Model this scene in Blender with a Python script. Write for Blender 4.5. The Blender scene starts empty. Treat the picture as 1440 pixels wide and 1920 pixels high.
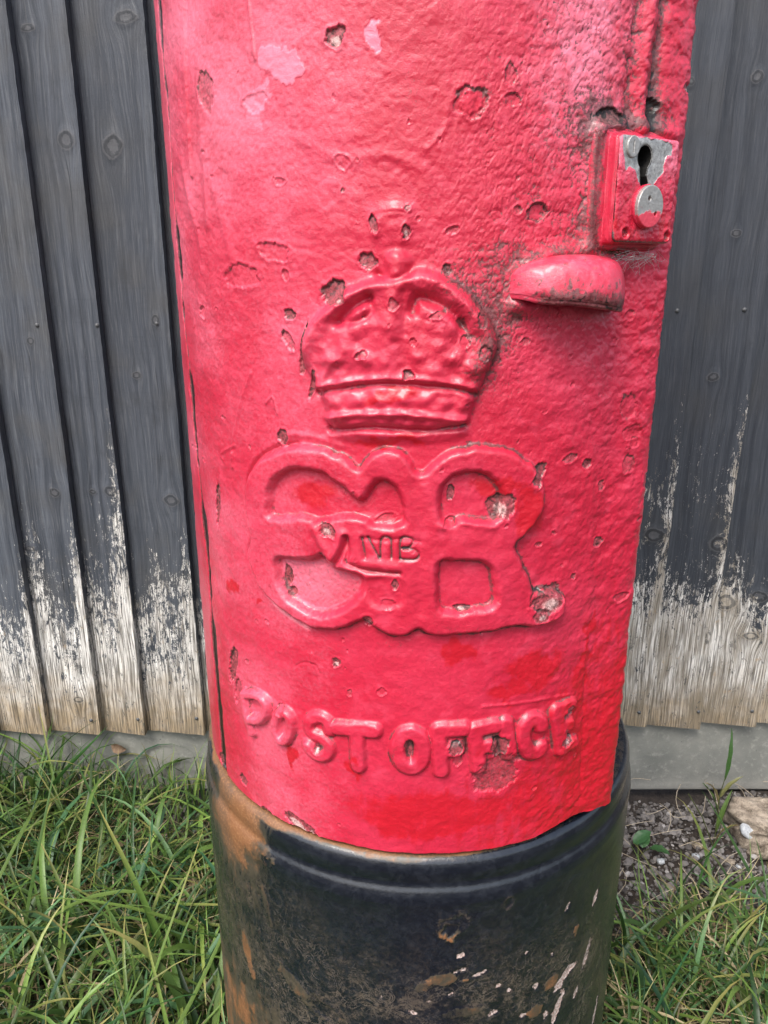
import bpy, math, random
import numpy as np
from mathutils import Vector, Matrix

scene = bpy.context.scene
C = scene.collection
rad = math.radians

# ------------------------------------------------------------------ camera, light, exposure
F = 1442.0                       # focal length in photograph pixels (1440 x 1920)
PITCH = rad(18.0)
CAM = (-0.0345, -0.6646, 0.875)
cam_d = bpy.data.cameras.new('camera'); cam = bpy.data.objects.new('camera', cam_d); C.objects.link(cam)
cam.location = CAM
cam.rotation_euler = (rad(90) - PITCH, 0, 0)
cam_d.sensor_fit = 'VERTICAL'; cam_d.sensor_height = 24.0; cam_d.lens = 24.0 * F / 1920
cam_d.clip_start = 0.02; cam_d.clip_end = 500
scene.camera = cam
scene.render.resolution_x = 768; scene.render.resolution_y = 1024

SUN_EL, SUN_AZ = rad(55), rad(-26)      # azimuth from -y (camera side) toward +x
world = bpy.data.worlds.new('World'); scene.world = world; world.use_nodes = True
wn = world.node_tree.nodes; wl = world.node_tree.links; wn.clear()
sky = wn.new('ShaderNodeTexSky'); sky.sky_type = 'NISHITA'; sky.sun_disc = False
sky.sun_elevation = SUN_EL
sdir = Vector((math.sin(SUN_AZ) * math.cos(SUN_EL), -math.cos(SUN_AZ) * math.cos(SUN_EL), math.sin(SUN_EL)))
sky.sun_rotation = math.atan2(sdir.x, sdir.y)
sky.air_density = 1.0; sky.dust_density = 4.0; sky.ozone_density = 1.0
hs = wn.new('ShaderNodeHueSaturation'); hs.inputs['Saturation'].default_value = 0.7
bg = wn.new('ShaderNodeBackground'); bg.inputs['Strength'].default_value = 0.15
wo = wn.new('ShaderNodeOutputWorld')
wl.new(sky.outputs[0], hs.inputs['Color']); wl.new(hs.outputs[0], bg.inputs[0]); wl.new(bg.outputs[0], wo.inputs[0])
sd = bpy.data.lights.new('sun', 'SUN'); sd.energy = 1.45; sd.angle = rad(22); sd.color = (1, 0.97, 0.93)
sun = bpy.data.objects.new('sun', sd); C.objects.link(sun)
sun.rotation_euler = sdir.to_track_quat('Z', 'Y').to_euler()
scene.view_settings.view_transform = 'Standard'; scene.view_settings.look = 'None'
scene.view_settings.exposure = 1.05; scene.view_settings.gamma = 1.0
scene.view_settings.use_curve_mapping = False

# ------------------------------------------------------------------ pixel -> ray helpers
ST, CT = math.sin(PITCH), math.cos(PITCH)
def ray(u, v):
    X = (np.asarray(u, float) - 720) / F; y = (np.asarray(v, float) - 960) / F
    return X, CT - ST * y, -(CT * y + ST)
def at_y(u, v, Y):
    X, fw, up = ray(u, v); t = (Y - CAM[1]) / fw
    return CAM[0] + X * t, Y + 0 * t, CAM[2] + up * t
def at_z(u, v, Z):
    X, fw, up = ray(u, v); t = (Z - CAM[2]) / up
    return CAM[0] + X * t, CAM[1] + fw * t, Z + 0 * t

R0 = 0.2
def sstep(a, b, x):
    t = np.clip((x - a) / (b - a), 0, 1); return t * t * (3 - 2 * t)
def rprof(phi):
    return R0 + 0.0078 * sstep(rad(34), rad(47), phi)
def surf(u, v):
    """photograph pixel -> (s, z) on the box wall, s = arc length"""
    X, fw, up = ray(u, v); r = R0 + 0 * X
    for _ in range(8):
        a = X * X + fw * fw; b = 2 * (CAM[0] * X + CAM[1] * fw); c = CAM[0] ** 2 + CAM[1] ** 2 - r * r
        disc = np.maximum(b * b - 4 * a * c, 0)
        t = (-b - np.sqrt(disc)) / (2 * a)
        x = CAM[0] + X * t; y = CAM[1] + fw * t
        phi = np.arctan2(x, -y); r = rprof(phi)
    return phi * R0, CAM[2] + up * t
def P3(s, z, h=0.0):
    phi = s / R0; r = rprof(phi) + h
    return r * np.sin(phi), -r * np.cos(phi), z + 0 * phi

# ------------------------------------------------------------------ noise
rng = np.random.default_rng(7)
_T = rng.random((256, 256))
def vnoise(x, y, seed=0):
    x = np.asarray(x) + seed * 17.31 + 1000; y = np.asarray(y) + seed * 7.77 + 1000
    xi = np.floor(x).astype(int); yi = np.floor(y).astype(int)
    fx = x - xi; fy = y - yi
    fx = fx * fx * fx * (fx * (fx * 6 - 15) + 10); fy = fy * fy * fy * (fy * (fy * 6 - 15) + 10)
    a = _T[xi & 255, yi & 255]; b = _T[(xi + 1) & 255, yi & 255]
    c = _T[xi & 255, (yi + 1) & 255]; d = _T[(xi + 1) & 255, (yi + 1) & 255]
    return (a * (1 - fx) + b * fx) * (1 - fy) + (c * (1 - fx) + d * fx) * fy
def fbm(x, y, freq, octv=4, seed=0, gain=0.5):
    v = 0; amp = 1; tot = 0
    for o in range(octv):
        v = v + amp * vnoise(x * freq * 1.0 + o * 3.1, y * freq + o * 5.7, seed + o * 11)
        tot += amp; amp *= gain; freq *= 2.03
    return v / tot

# ------------------------------------------------------------------ object helpers
def link(o, parent=None):
    C.objects.link(o)
    if parent is not None: o.parent = parent
    return o
def mesh_np(name, V, Fc, mat, parent=None, smooth=True, attrs=None, normals=None, uv=None):
    V = np.asarray(V, np.float32); Fc = np.asarray(Fc, np.int32)
    me = bpy.data.meshes.new(name); k = Fc.shape[1]
    me.vertices.add(len(V)); me.vertices.foreach_set('co', V.ravel())
    me.loops.add(Fc.size); me.loops.foreach_set('vertex_index', Fc.ravel())
    me.polygons.add(len(Fc)); me.polygons.foreach_set('loop_start', np.arange(0, Fc.size, k, dtype=np.int32))
    me.update(calc_edges=True)
    me.polygons.foreach_set('use_smooth', np.full(len(Fc), smooth))
    for an, arr in (attrs or {}).items():
        a = me.attributes.new(an, 'FLOAT_COLOR', 'POINT')
        full = np.ones((len(V), 4), np.float32); full[:, :arr.shape[1]] = arr
        a.data.foreach_set('color', full.ravel())
    if uv is not None:
        l = me.uv_layers.new(name='UVMap'); l.data.foreach_set('uv', np.asarray(uv, np.float32)[Fc.ravel()].ravel())
    if normals is not None:
        me.normals_split_custom_set_from_vertices(np.asarray(normals, np.float32))
    me.materials.append(mat)
    return link(bpy.data.objects.new(name, me), parent)
def mesh_obj(name, V, Fc, mat, parent=None, smooth=False):
    me = bpy.data.meshes.new(name); me.from_pydata([tuple(map(float, v)) for v in V], [], [tuple(map(int, f)) for f in Fc]); me.update()
    for p in me.polygons: p.use_smooth = smooth
    me.materials.append(mat)
    return link(bpy.data.objects.new(name, me), parent)
def thing(name, label, cat, loc=(0, 0, 0), group=None):
    o = bpy.data.objects.new(name, None); C.objects.link(o); o.location = loc; o.empty_display_size = 0.05
    o['label'] = label; o['category'] = cat
    if group: o['group'] = group
    return o
def tag(o, label=None, cat=None, group=None, kind=None):
    for k, v in (('label', label), ('category', cat), ('group', group), ('kind', kind)):
        if v: o[k] = v
    return o
def gridfaces(nr, nc):
    i = np.arange(nr - 1)[:, None] * nc + np.arange(nc - 1)[None, :]
    i = i.ravel(); return np.stack([i, i + 1, i + nc + 1, i + nc], 1)

# ------------------------------------------------------------------ shader helpers
class NT:
    def __init__(s, name):
        s.m = bpy.data.materials.new(name); s.m.use_nodes = True
        s.t = s.m.node_tree; s.t.nodes.clear()
        s.out = s.t.nodes.new('ShaderNodeOutputMaterial')
        s.co = s.t.nodes.new('ShaderNodeTexCoord').outputs['Object']
    def _in(s, sock, v):
        if isinstance(v, bpy.types.NodeSocket): s.t.links.new(v, sock)
        elif v is not None:
            if isinstance(v, (tuple, list)) and len(v) == 3 and sock.type == 'RGBA': v = (*v, 1)
            sock.default_value = v
    def math(s, op, a, b=None, clamp=False):
        n = s.t.nodes.new('ShaderNodeMath'); n.operation = op; n.use_clamp = clamp
        s._in(n.inputs[0], a); s._in(n.inputs[1], b); return n.outputs[0]
    def add(s, a, b): return s.math('ADD', a, b)
    def mul(s, a, b): return s.math('MULTIPLY', a, b)
    def step(s, a, b, x):
        n = s.t.nodes.new('ShaderNodeMapRange'); n.interpolation_type = 'SMOOTHSTEP'
        s._in(n.inputs[0], x); n.inputs[1].default_value = a; n.inputs[2].default_value = b; return n.outputs[0]
    def mix(s, f, a, b, mode='MIX'):
        n = s.t.nodes.new('ShaderNodeMix'); n.data_type = 'RGBA'; n.blend_type = mode
        s._in(n.inputs[0], f); s._in(n.inputs[6], a); s._in(n.inputs[7], b); return n.outputs[2]
    def noise(s, vec, scale, detail=4, rough=0.55, dist=0.0):
        n = s.t.nodes.new('ShaderNodeTexNoise'); s._in(n.inputs['Vector'], vec)
        n.inputs['Scale'].default_value = scale; n.inputs['Detail'].default_value = detail
        n.inputs['Roughness'].default_value = rough; n.inputs['Distortion'].default_value = dist
        return n.outputs[0]
    def voro(s, vec, scale, feat='F1'):
        n = s.t.nodes.new('ShaderNodeTexVoronoi'); n.feature = feat; s._in(n.inputs['Vector'], vec)
        n.inputs['Scale'].default_value = scale; return n.outputs['Distance']
    def scale(s, vec, sc):
        n = s.t.nodes.new('ShaderNodeMapping'); s._in(n.inputs[0], vec); n.inputs['Scale'].default_value = sc; return n.outputs[0]
    def attr(s, name):
        n = s.t.nodes.new('ShaderNodeAttribute'); n.attribute_name = name
        p = s.t.nodes.new('ShaderNodeSeparateColor'); s.t.links.new(n.outputs['Color'], p.inputs[0])
        return n.outputs['Color'], p.outputs[0], p.outputs[1], p.outputs[2], n.outputs['Alpha']
    def sepz(s, vec):
        n = s.t.nodes.new('ShaderNodeSeparateXYZ'); s._in(n.inputs[0], vec); return n.outputs
    def uv(s):
        n = s.t.nodes.new('ShaderNodeUVMap'); n.uv_map = 'UVMap'; return n.outputs[0]
    def bump(s, h, dist, strength=1.0, normal=None):
        n = s.t.nodes.new('ShaderNodeBump'); n.inputs['Strength'].default_value = strength
        n.inputs['Distance'].default_value = dist; s._in(n.inputs['Height'], h)
        if normal is not None: s._in(n.inputs['Normal'], normal)
        return n.outputs[0]
    def bsdf(s, col, rough=0.5, normal=None, metal=0.0, spec=0.5, coat=0.0, coatr=0.2, link=True):
        n = s.t.nodes.new('ShaderNodeBsdfPrincipled')
        s._in(n.inputs['Base Color'], col); s._in(n.inputs['Roughness'], rough); s._in(n.inputs['Metallic'], metal)
        s._in(n.inputs['Specular IOR Level'], spec); s._in(n.inputs['Coat Weight'], coat); s._in(n.inputs['Coat Roughness'], coatr)
        if normal is not None: s._in(n.inputs['Normal'], normal)
        if link: s.t.links.new(n.outputs[0], s.out.inputs[0])
        return n.outputs[0]

def mat_red():
    m = NT('red_paint')
    _, dirt_shade, pale, fresh, _ = m.attr('wear')
    _, white, old, rough, _ = m.attr('wear_b')
    n1 = m.noise(m.co, 14, 5); n2 = m.noise(m.co, 70, 5, 0.6); n3 = m.noise(m.co, 420, 5, 0.65); n4 = m.noise(m.co, 1300, 3)
    red = m.mix(m.step(0.35, 0.68, n1), (0.49, 0.013, 0.040), (0.55, 0.026, 0.064))
    red = m.mix(m.mul(m.step(0.45, 0.75, n3), 0.45), red, (0.33, 0.010, 0.026))
    red = m.mix(m.mul(m.step(0.50, 0.72, n2), 0.40), red, (0.68, 0.060, 0.115))
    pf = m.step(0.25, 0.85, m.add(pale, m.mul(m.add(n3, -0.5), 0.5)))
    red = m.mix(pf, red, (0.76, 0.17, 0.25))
    brush = m.noise(m.scale(m.co, (1, 1, 0.25)), 160, 5, 0.7)
    ff = m.step(0.30, 0.75, m.add(fresh, m.mul(m.add(m.add(m.mul(n2, 0.4), m.mul(brush, 0.6)), -0.5), 1.5)))
    red = m.mix(m.mul(ff, 0.9), red, (0.47, 0.006, 0.017))
    fl = m.mul(m.step(0.62, 0.74, m.noise(m.co, 330, 7, 0.8)), 0.55)
    red = m.mix(fl, red, (0.17, 0.02, 0.028))
    fl = m.mul(m.step(0.62, 0.72, m.noise(m.co, 480, 5, 0.8)), 0.2)
    red = m.mix(fl, red, (0.72, 0.20, 0.26))
    n5 = m.noise(m.co, 380, 6, 0.72, 0.8)
    of = m.step(0.25, 0.7, m.add(old, m.mul(m.add(n3, -0.5), 0.8)))
    oldc = m.mix(m.step(0.38, 0.56, n5), (0.075, 0.022, 0.022), (0.34, 0.050, 0.066))
    oldc = m.mix(m.step(0.60, 0.70, n5), oldc, (0.52, 0.19, 0.20))
    red = m.mix(of, red, oldc)
    wf = m.step(0.35, 0.75, m.add(white, m.mul(m.add(n5, -0.5), 1.4)))
    red = m.mix(m.mul(wf, 0.8), red, (0.66, 0.48, 0.45))
    n6 = m.noise(m.co, 210, 8, 0.78, 1.2)
    dd = m.noise(m.co, 900, 5, 0.8)
    df = m.step(0.36, 0.82, m.add(dirt_shade, m.mul(m.add(m.add(m.mul(n5, 0.3), m.add(m.mul(n6, 0.4), m.mul(dd, 0.3))), -0.5), 3.6)))
    red = m.mix(m.mul(df, 0.85), red, m.mix(m.step(0.4, 0.6, n5), (0.030, 0.016, 0.015), (0.12, 0.058, 0.055)))
    red = m.mix(m.step(1.05, 1.4, dirt_shade), red, (0.012, 0.007, 0.006))
    h = m.add(m.add(m.mul(n3, 0.42), m.mul(n6, 0.18)), m.mul(n4, 0.25))
    b = m.bump(h, 0.0011, 0.7)
    rg = m.add(m.mul(rough, 0.6), m.add(0.15, m.mul(n3, 0.2)))
    m.bsdf(red, rg, b, spec=0.5, coat=0.25, coatr=0.16)
    return m.m
M_RED = mat_red()

def mat_base():
    m = NT('black_base_paint')
    _, rust, pale, flake, _ = m.attr('wear')
    n1 = m.noise(m.co, 20, 6, 0.6); n2 = m.noise(m.co, 110, 6, 0.7, 0.8); n3 = m.noise(m.co, 600, 4)
    # mottled mineral bloom made of thin curly lines
    warp = m.noise(m.co, 45, 5, 0.7, 2.0)
    lines = m.math('ABSOLUTE', m.add(warp, -0.5))
    ln = m.math('SUBTRACT', 1.0, m.step(0.0, 0.035, lines))
    col = m.mix(m.step(0.4, 0.7, n2), (0.004, 0.006, 0.011), (0.013, 0.016, 0.023))
    col = m.mix(m.mul(m.mul(m.mul(ln, m.step(0.45, 0.62, n1)), 0.7), flake), col, (0.15, 0.12, 0.095))
    fl2 = m.mul(m.step(0.465, 0.66, m.add(m.mul(m.noise(m.co, 260, 8, 0.82, 0.3), 0.6), m.mul(m.noise(m.co, 30, 6, 0.7), 0.4))), flake)
    col = m.mix(m.mul(fl2, 0.8), col, (0.13, 0.10, 0.075))
    rf = m.step(0.38, 0.66, m.add(rust, m.mul(m.add(n2, -0.5), 1.1)))
    rc = m.mix(m.step(0.35, 0.65, n1), (0.20, 0.075, 0.020), (0.11, 0.055, 0.026))
    rc = m.mix(m.step(0.45, 0.7, n3), rc, (0.27, 0.125, 0.045))
    film = m.step(0.42, 0.85, m.add(m.mul(rust, 1.3), m.mul(m.add(m.noise(m.scale(m.co, (1, 1, 0.4)), 130, 8, 0.78, 0.7), -0.5), 1.6)))
    col = m.mix(m.mul(film, 0.8), col, (0.062, 0.050, 0.031))
    rf = m.step(0.50, 0.86, m.add(rust, m.mul(m.add(m.add(m.mul(n2, 0.4), m.mul(m.noise(m.scale(m.co, (1, 1, 0.35)), 70, 7, 0.7), 0.6)), -0.5), 2.0)))
    col = m.mix(m.mul(rf, 0.9), col, rc)
    pf = m.step(0.38, 0.66, m.add(pale, m.mul(m.add(m.add(m.mul(n2, 0.5), m.mul(m.noise(m.co, 330, 6, 0.75), 0.5)), -0.5), 2.4)))
    col = m.mix(pf, col, m.mix(m.step(0.4, 0.6, n3), (0.30, 0.20, 0.17), (0.56, 0.46, 0.42)))
    b = m.bump(m.add(m.mul(n2, 0.8), m.mul(n3, 0.25)), 0.0009, 0.4)
    rg = m.add(m.mul(m.math('MAXIMUM', rf, m.mul(film, 0.7)), 0.4), m.add(0.15, m.mul(n2, 0.16)))
    m.bsdf(col, rg, b, spec=0.8)
    return m.m
M_BASE = mat_base()

def mat_wood():
    m = NT('weathered_painted_wood')
    uv = m.uv()                                    # u = grain position across, v = height, both in metres
    _, bare, knot, tint, _ = m.attr('wear')
    g1 = m.noise(m.scale(uv, (1, 0.035, 1)), 420, 5, 0.6)
    g2 = m.noise(m.scale(uv, (1, 0.012, 1)), 110, 4, 0.5)
    g3 = m.noise(m.scale(uv, (1, 0.24, 1)), 260, 7, 0.78, 0.4)
    g4 = m.noise(m.scale(uv, (1, 0.5, 1)), 700, 4, 0.7)
    g5 = m.noise(m.scale(uv, (1, 0.42, 1)), 120, 7, 0.75, 0.6)
    g6 = m.noise(m.scale(uv, (1, 0.02, 1)), 900, 3, 0.6)
    paint = m.mix(m.step(0.3, 0.7, g2), (0.030, 0.036, 0.047), (0.088, 0.099, 0.118))
    paint = m.mix(m.mul(m.step(0.45, 0.75, g1), 0.6), paint, (0.165, 0.172, 0.182))
    paint = m.mix(m.mul(m.step(0.46, 0.70, g6), 0.6), paint, (0.022, 0.026, 0.034))
    paint = m.mix(m.mul(m.step(0.45, 0.7, m.noise(uv, 9, 3)), 0.4), paint, (0.085, 0.08, 0.070))
    saw = m.noise(m.scale(uv, (0.06, 1, 1)), 330, 3, 0.6)
    paint = m.mix(m.mul(m.step(0.56, 0.72, saw), 0.16), paint, (0.020, 0.023, 0.030))
    crk = m.step(0.655, 0.69, m.noise(m.scale(uv, (1, 0.018, 1)), 330, 4, 0.55))
    paint = m.mix(m.mul(crk, 0.8), paint, (0.012, 0.013, 0.016))
    lite = m.step(0.64, 0.70, m.noise(m.scale(uv, (1, 0.05, 1)), 520, 5, 0.7))
    paint = m.mix(m.mul(lite, 0.55), paint, (0.20, 0.205, 0.21))
    paint = m.mix(m.mul(m.step(0.50, 0.72, m.noise(m.scale(uv, (1, 0.5, 1)), 34, 6, 0.7)), 0.45), paint, (0.030, 0.032, 0.036))
    paint = m.mix(m.mul(tint, 0.66), paint, (0.020, 0.024, 0.032))
    w_hi = m.mix(m.step(0.36, 0.62, g1), (0.16, 0.15, 0.135), (0.80, 0.78, 0.74))
    z = m.sepz(uv)[1]
    w_lo = m.mix(m.step(0.35, 0.65, g1), (0.12, 0.088, 0.052), (0.40, 0.31, 0.20))
    wood = m.mix(m.step(0.13, 0.27, m.add(z, m.mul(m.add(m.noise(uv, 25, 3), -0.5), 0.16))), w_lo, w_hi)
    wood = m.mix(m.mul(m.mul(tint, m.step(0.35, 0.65, m.noise(m.scale(uv, (1, 0.2, 1)), 45, 5, 0.65))), 0.8), wood, (0.20, 0.165, 0.115))
    wood = m.mix(m.mul(m.step(0.50, 0.62, g6), 0.65), wood, (0.085, 0.08, 0.07))
    wood = m.mix(m.mul(m.step(0.57, 0.64, g5), 0.75), wood, (0.055, 0.055, 0.055))
    wood = m.mix(m.mul(m.step(0.60, 0.70, m.noise(m.scale(uv, (1, 0.6, 1)), 60, 5, 0.7)), 0.5), wood, (0.36, 0.25, 0.14))
    bn = m.add(m.mul(m.add(g3, -0.5), 1.7), m.add(m.mul(m.add(g5, -0.5), 1.9), m.mul(m.add(g4, -0.5), 0.8)))
    bf = m.step(0.46, 0.54, m.add(bare, bn))
    col = m.mix(bf, paint, wood)
    ringw = m.math('SINE', m.mul(m.add(knot, m.mul(m.add(g3, g4), 0.35)), 11.0))
    kc = m.mix(m.step(-0.2, 0.8, ringw), (0.018, 0.018, 0.020), m.mix(bf, (0.085, 0.085, 0.088), (0.30, 0.26, 0.20)))
    col = m.mix(m.mul(m.step(0.08, 0.5, knot), 0.6), col, kc)
    h = m.add(m.mul(g1, 0.5), m.add(m.mul(g3, 0.35), m.mul(bf, -0.12)))
    h = m.add(h, m.add(m.mul(g4, 0.2), m.mul(g6, 0.3)))
    b = m.bump(h, 0.0021, 0.9)
    m.bsdf(col, m.add(0.50, m.mul(bf, 0.3)), b, spec=0.45)
    return m.m
M_WOOD = mat_wood()

def mat_simple(name, c1, c2, scale=60, rough=0.8, bump=0.001, metal=0.0, spec=0.4, detail=6):
    m = NT(name)
    n = m.noise(m.co, scale, detail, 0.65); n2 = m.noise(m.co, scale * 7, 4)
    col = m.mix(m.step(0.3, 0.7, m.add(m.mul(n, 0.7), m.mul(n2, 0.3))), c1, c2)
    m.bsdf(col, rough, m.bump(m.add(n, m.mul(n2, 0.4)), bump, 0.7), metal=metal, spec=spec)
    return m.m
def mat_concrete():
    m = NT('concrete')
    n = m.noise(m.co, 9, 6, 0.6); n2 = m.noise(m.co, 90, 6, 0.7); n3 = m.noise(m.co, 500, 4)
    col = m.mix(m.step(0.3, 0.7, n), (0.155, 0.16, 0.145), (0.25, 0.25, 0.222))
    col = m.mix(m.mul(m.step(0.5, 0.7, n2), 0.5), col, (0.36, 0.355, 0.32))
    z = m.sepz(m.co)[2]
    low = m.math('SUBTRACT', 1.0, m.step(0.0, 0.03, m.add(z, m.mul(m.add(n2, -0.5), 0.05))))
    col = m.mix(m.mul(low, 0.5), col, (0.42, 0.41, 0.38))
    pits = m.step(0.69, 0.75, m.noise(m.co, 240, 3))
    col = m.mix(m.mul(pits, 0.7), col, (0.05, 0.05, 0.045))
    m.bsdf(col, 0.9, m.bump(m.add(m.add(n2, m.mul(n3, 0.4)), m.mul(pits, -0.6)), 0.0015, 0.8), spec=0.3)
    return m.m
M_CONC = mat_concrete()
M_SOIL = mat_simple('dark_soil', (0.012, 0.009, 0.007), (0.055, 0.042, 0.034), 70, 0.95, 0.006)
M_STEEL = mat_simple('worn_lock_metal', (0.17, 0.165, 0.16), (0.62, 0.61, 0.58), 330, 0.42, 0.0004, metal=0.55, spec=0.5)
M_DARK = mat_simple('lock_cavity', (0.004, 0.004, 0.004), (0.01, 0.009, 0.008), 60, 0.9, 0.0002)
M_NAIL = mat_simple('nail_head', (0.05, 0.055, 0.06), (0.13, 0.13, 0.13), 900, 0.5, 0.0003, metal=0.3)
M_MOSS = mat_simple('moss', (0.03, 0.04, 0.012), (0.09, 0.10, 0.03), 700, 0.9, 0.001)
M_WEB = mat_simple('cobweb', (0.35, 0.34, 0.33), (0.5, 0.5, 0.48), 700, 0.8, 0.0)
M_LEAFD = mat_simple('dead_leaf', (0.08, 0.05, 0.03), (0.20, 0.13, 0.08), 250, 0.8, 0.001)
M_ROCK = mat_simple('flint_rock', (0.10, 0.075, 0.055), (0.46, 0.39, 0.31), 70, 0.85, 0.006)
M_FLINT = mat_simple('flint_face', (0.22, 0.24, 0.26), (0.60, 0.62, 0.64), 90, 0.3, 0.0006)
def mat_attr(name, rough, transl=0.0, spec=0.4, mottled=0.25, scale=300, bumpd=0.0004):
    m = NT(name); c, *_ = m.attr('tint')
    n = m.noise(m.co, scale, 4, 0.6)
    col = m.mix(m.mul(m.step(0.4, 0.75, n), mottled), c, (0.30, 0.26, 0.20) if transl == 0 else (0.02, 0.03, 0.01))
    b = m.bump(n, bumpd, 0.6)
    p = m.bsdf(col, rough, b, spec=spec, link=(transl == 0))
    if transl:
        t = m.t.nodes.new('ShaderNodeBsdfTranslucent'); m.t.links.new(col, t.inputs[0])
        x = m.t.nodes.new('ShaderNodeMixShader'); x.inputs[0].default_value = transl
        m.t.links.new(p, x.inputs[1]); m.t.links.new(t.outputs[0], x.inputs[2]); m.t.links.new(x.outputs[0], m.out.inputs[0])
    return m.m
M_GRASS = mat_attr('grass_blades', 0.42, 0.28)
M_GRAVEL = mat_attr('gravel_chips', 0.85, 0.0, 0.3, 0.3, 260, 0.0012)

# ------------------------------------------------------------------ ground
def build_ground():
    fx = np.concatenate([[-300, -80, -20, -6, -2.5], np.arange(-1.3, 1.3001, 0.02), [2.5, 6, 20, 80, 300]])
    fy = np.concatenate([[-300, -80, -20, -6, -2.5], np.arange(-1.0, 0.7001, 0.02), [2.5, 6, 20, 80, 300]])
    X, Y = np.meshgrid(fx, fy)
    near = (np.abs(X) < 1.3) & (Y > -1) & (Y < 0.7)
    Z = np.where(near, (fbm(X, Y, 14, 4, 5) - 0.5) * 0.030, 0) - 0.012
    Z -= np.where(Y < 1.0, 0.016 * sstep(0.40, 0.45, Y), 0)
    Z += np.where(near, 0.020 * sstep(0.42, 0.60, X) * sstep(0.15, 0.4, Y), 0)
    V = np.stack([X.ravel(), Y.ravel(), Z.ravel()], 1)
    g = mesh_np('ground', V, gridfaces(len(fy), len(fx)), M_SOIL)
    tag(g, 'dark bare soil under the grass and gravel', kind='structure')
build_ground()

# ------------------------------------------------------------------ fence
fence = thing('fence', 'dark painted featheredge board fence with bare weathered lower ends, behind the red post box', 'fence', (0, 0.45, 0))
FY = 0.436
def fx(u, v): return float(at_y(u, v, FY)[0])
edges_l = [fx(-8, 1376), fx(90, 1376), fx(190, 1376), fx(273, 1380), fx(384, 1380)]
edges_r = [fx(1211, 1365), fx(1313, 1362), fx(1418, 1358)]
z_row = lambda v: float(at_y(720, v, FY)[2])
edges = []
x = edges_l[0]
while x > -1.35: x -= 0.09 + random.Random(int(x * 977)).uniform(-0.006, 0.008); edges.append(x)
edges = edges[::-1] + edges_l
mid = np.linspace(edges_l[-1], edges_r[0], 9)[1:-1]
edges += list(mid) + edges_r
x = edges_r[-1]
while x < 1.35: x += 0.091 + random.Random(int(x * 977)).uniform(-0.006, 0.008); edges.append(x)
knots_px = [(45, 47, 9, 5), (122, 262, 11, 13), (208, 272, 12, 16), (235, 30, 14, 8), (320, 940, 12, 10), (100, 925, 9, 8), (205, 922, 10, 9), (252, 705, 7, 6),
            (48, 1035, 9, 5), (145, 1315, 9, 7), (55, 640, 6, 6), (1342, 708, 8, 7), (1228, 1005, 14, 12), (1348, 1020, 13, 14), (1368, 1135, 15, 14),
            (1425, 1120, 13, 10), (1425, 140, 7, 8), (1385, 437, 7, 6), (1410, 1195, 12, 8), (1300, 150, 5, 5), (170, 925, 6, 5), (290, 600, 6, 8)]
knots = []
for (u, v, a, b) in knots_px:
    xx, _, zz = at_y(u, v, FY); knots.append((float(xx), float(zz), a * 0.00078, b * 0.00085))
WZ0 = z_row(1230)          # nearly all bare below
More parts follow.
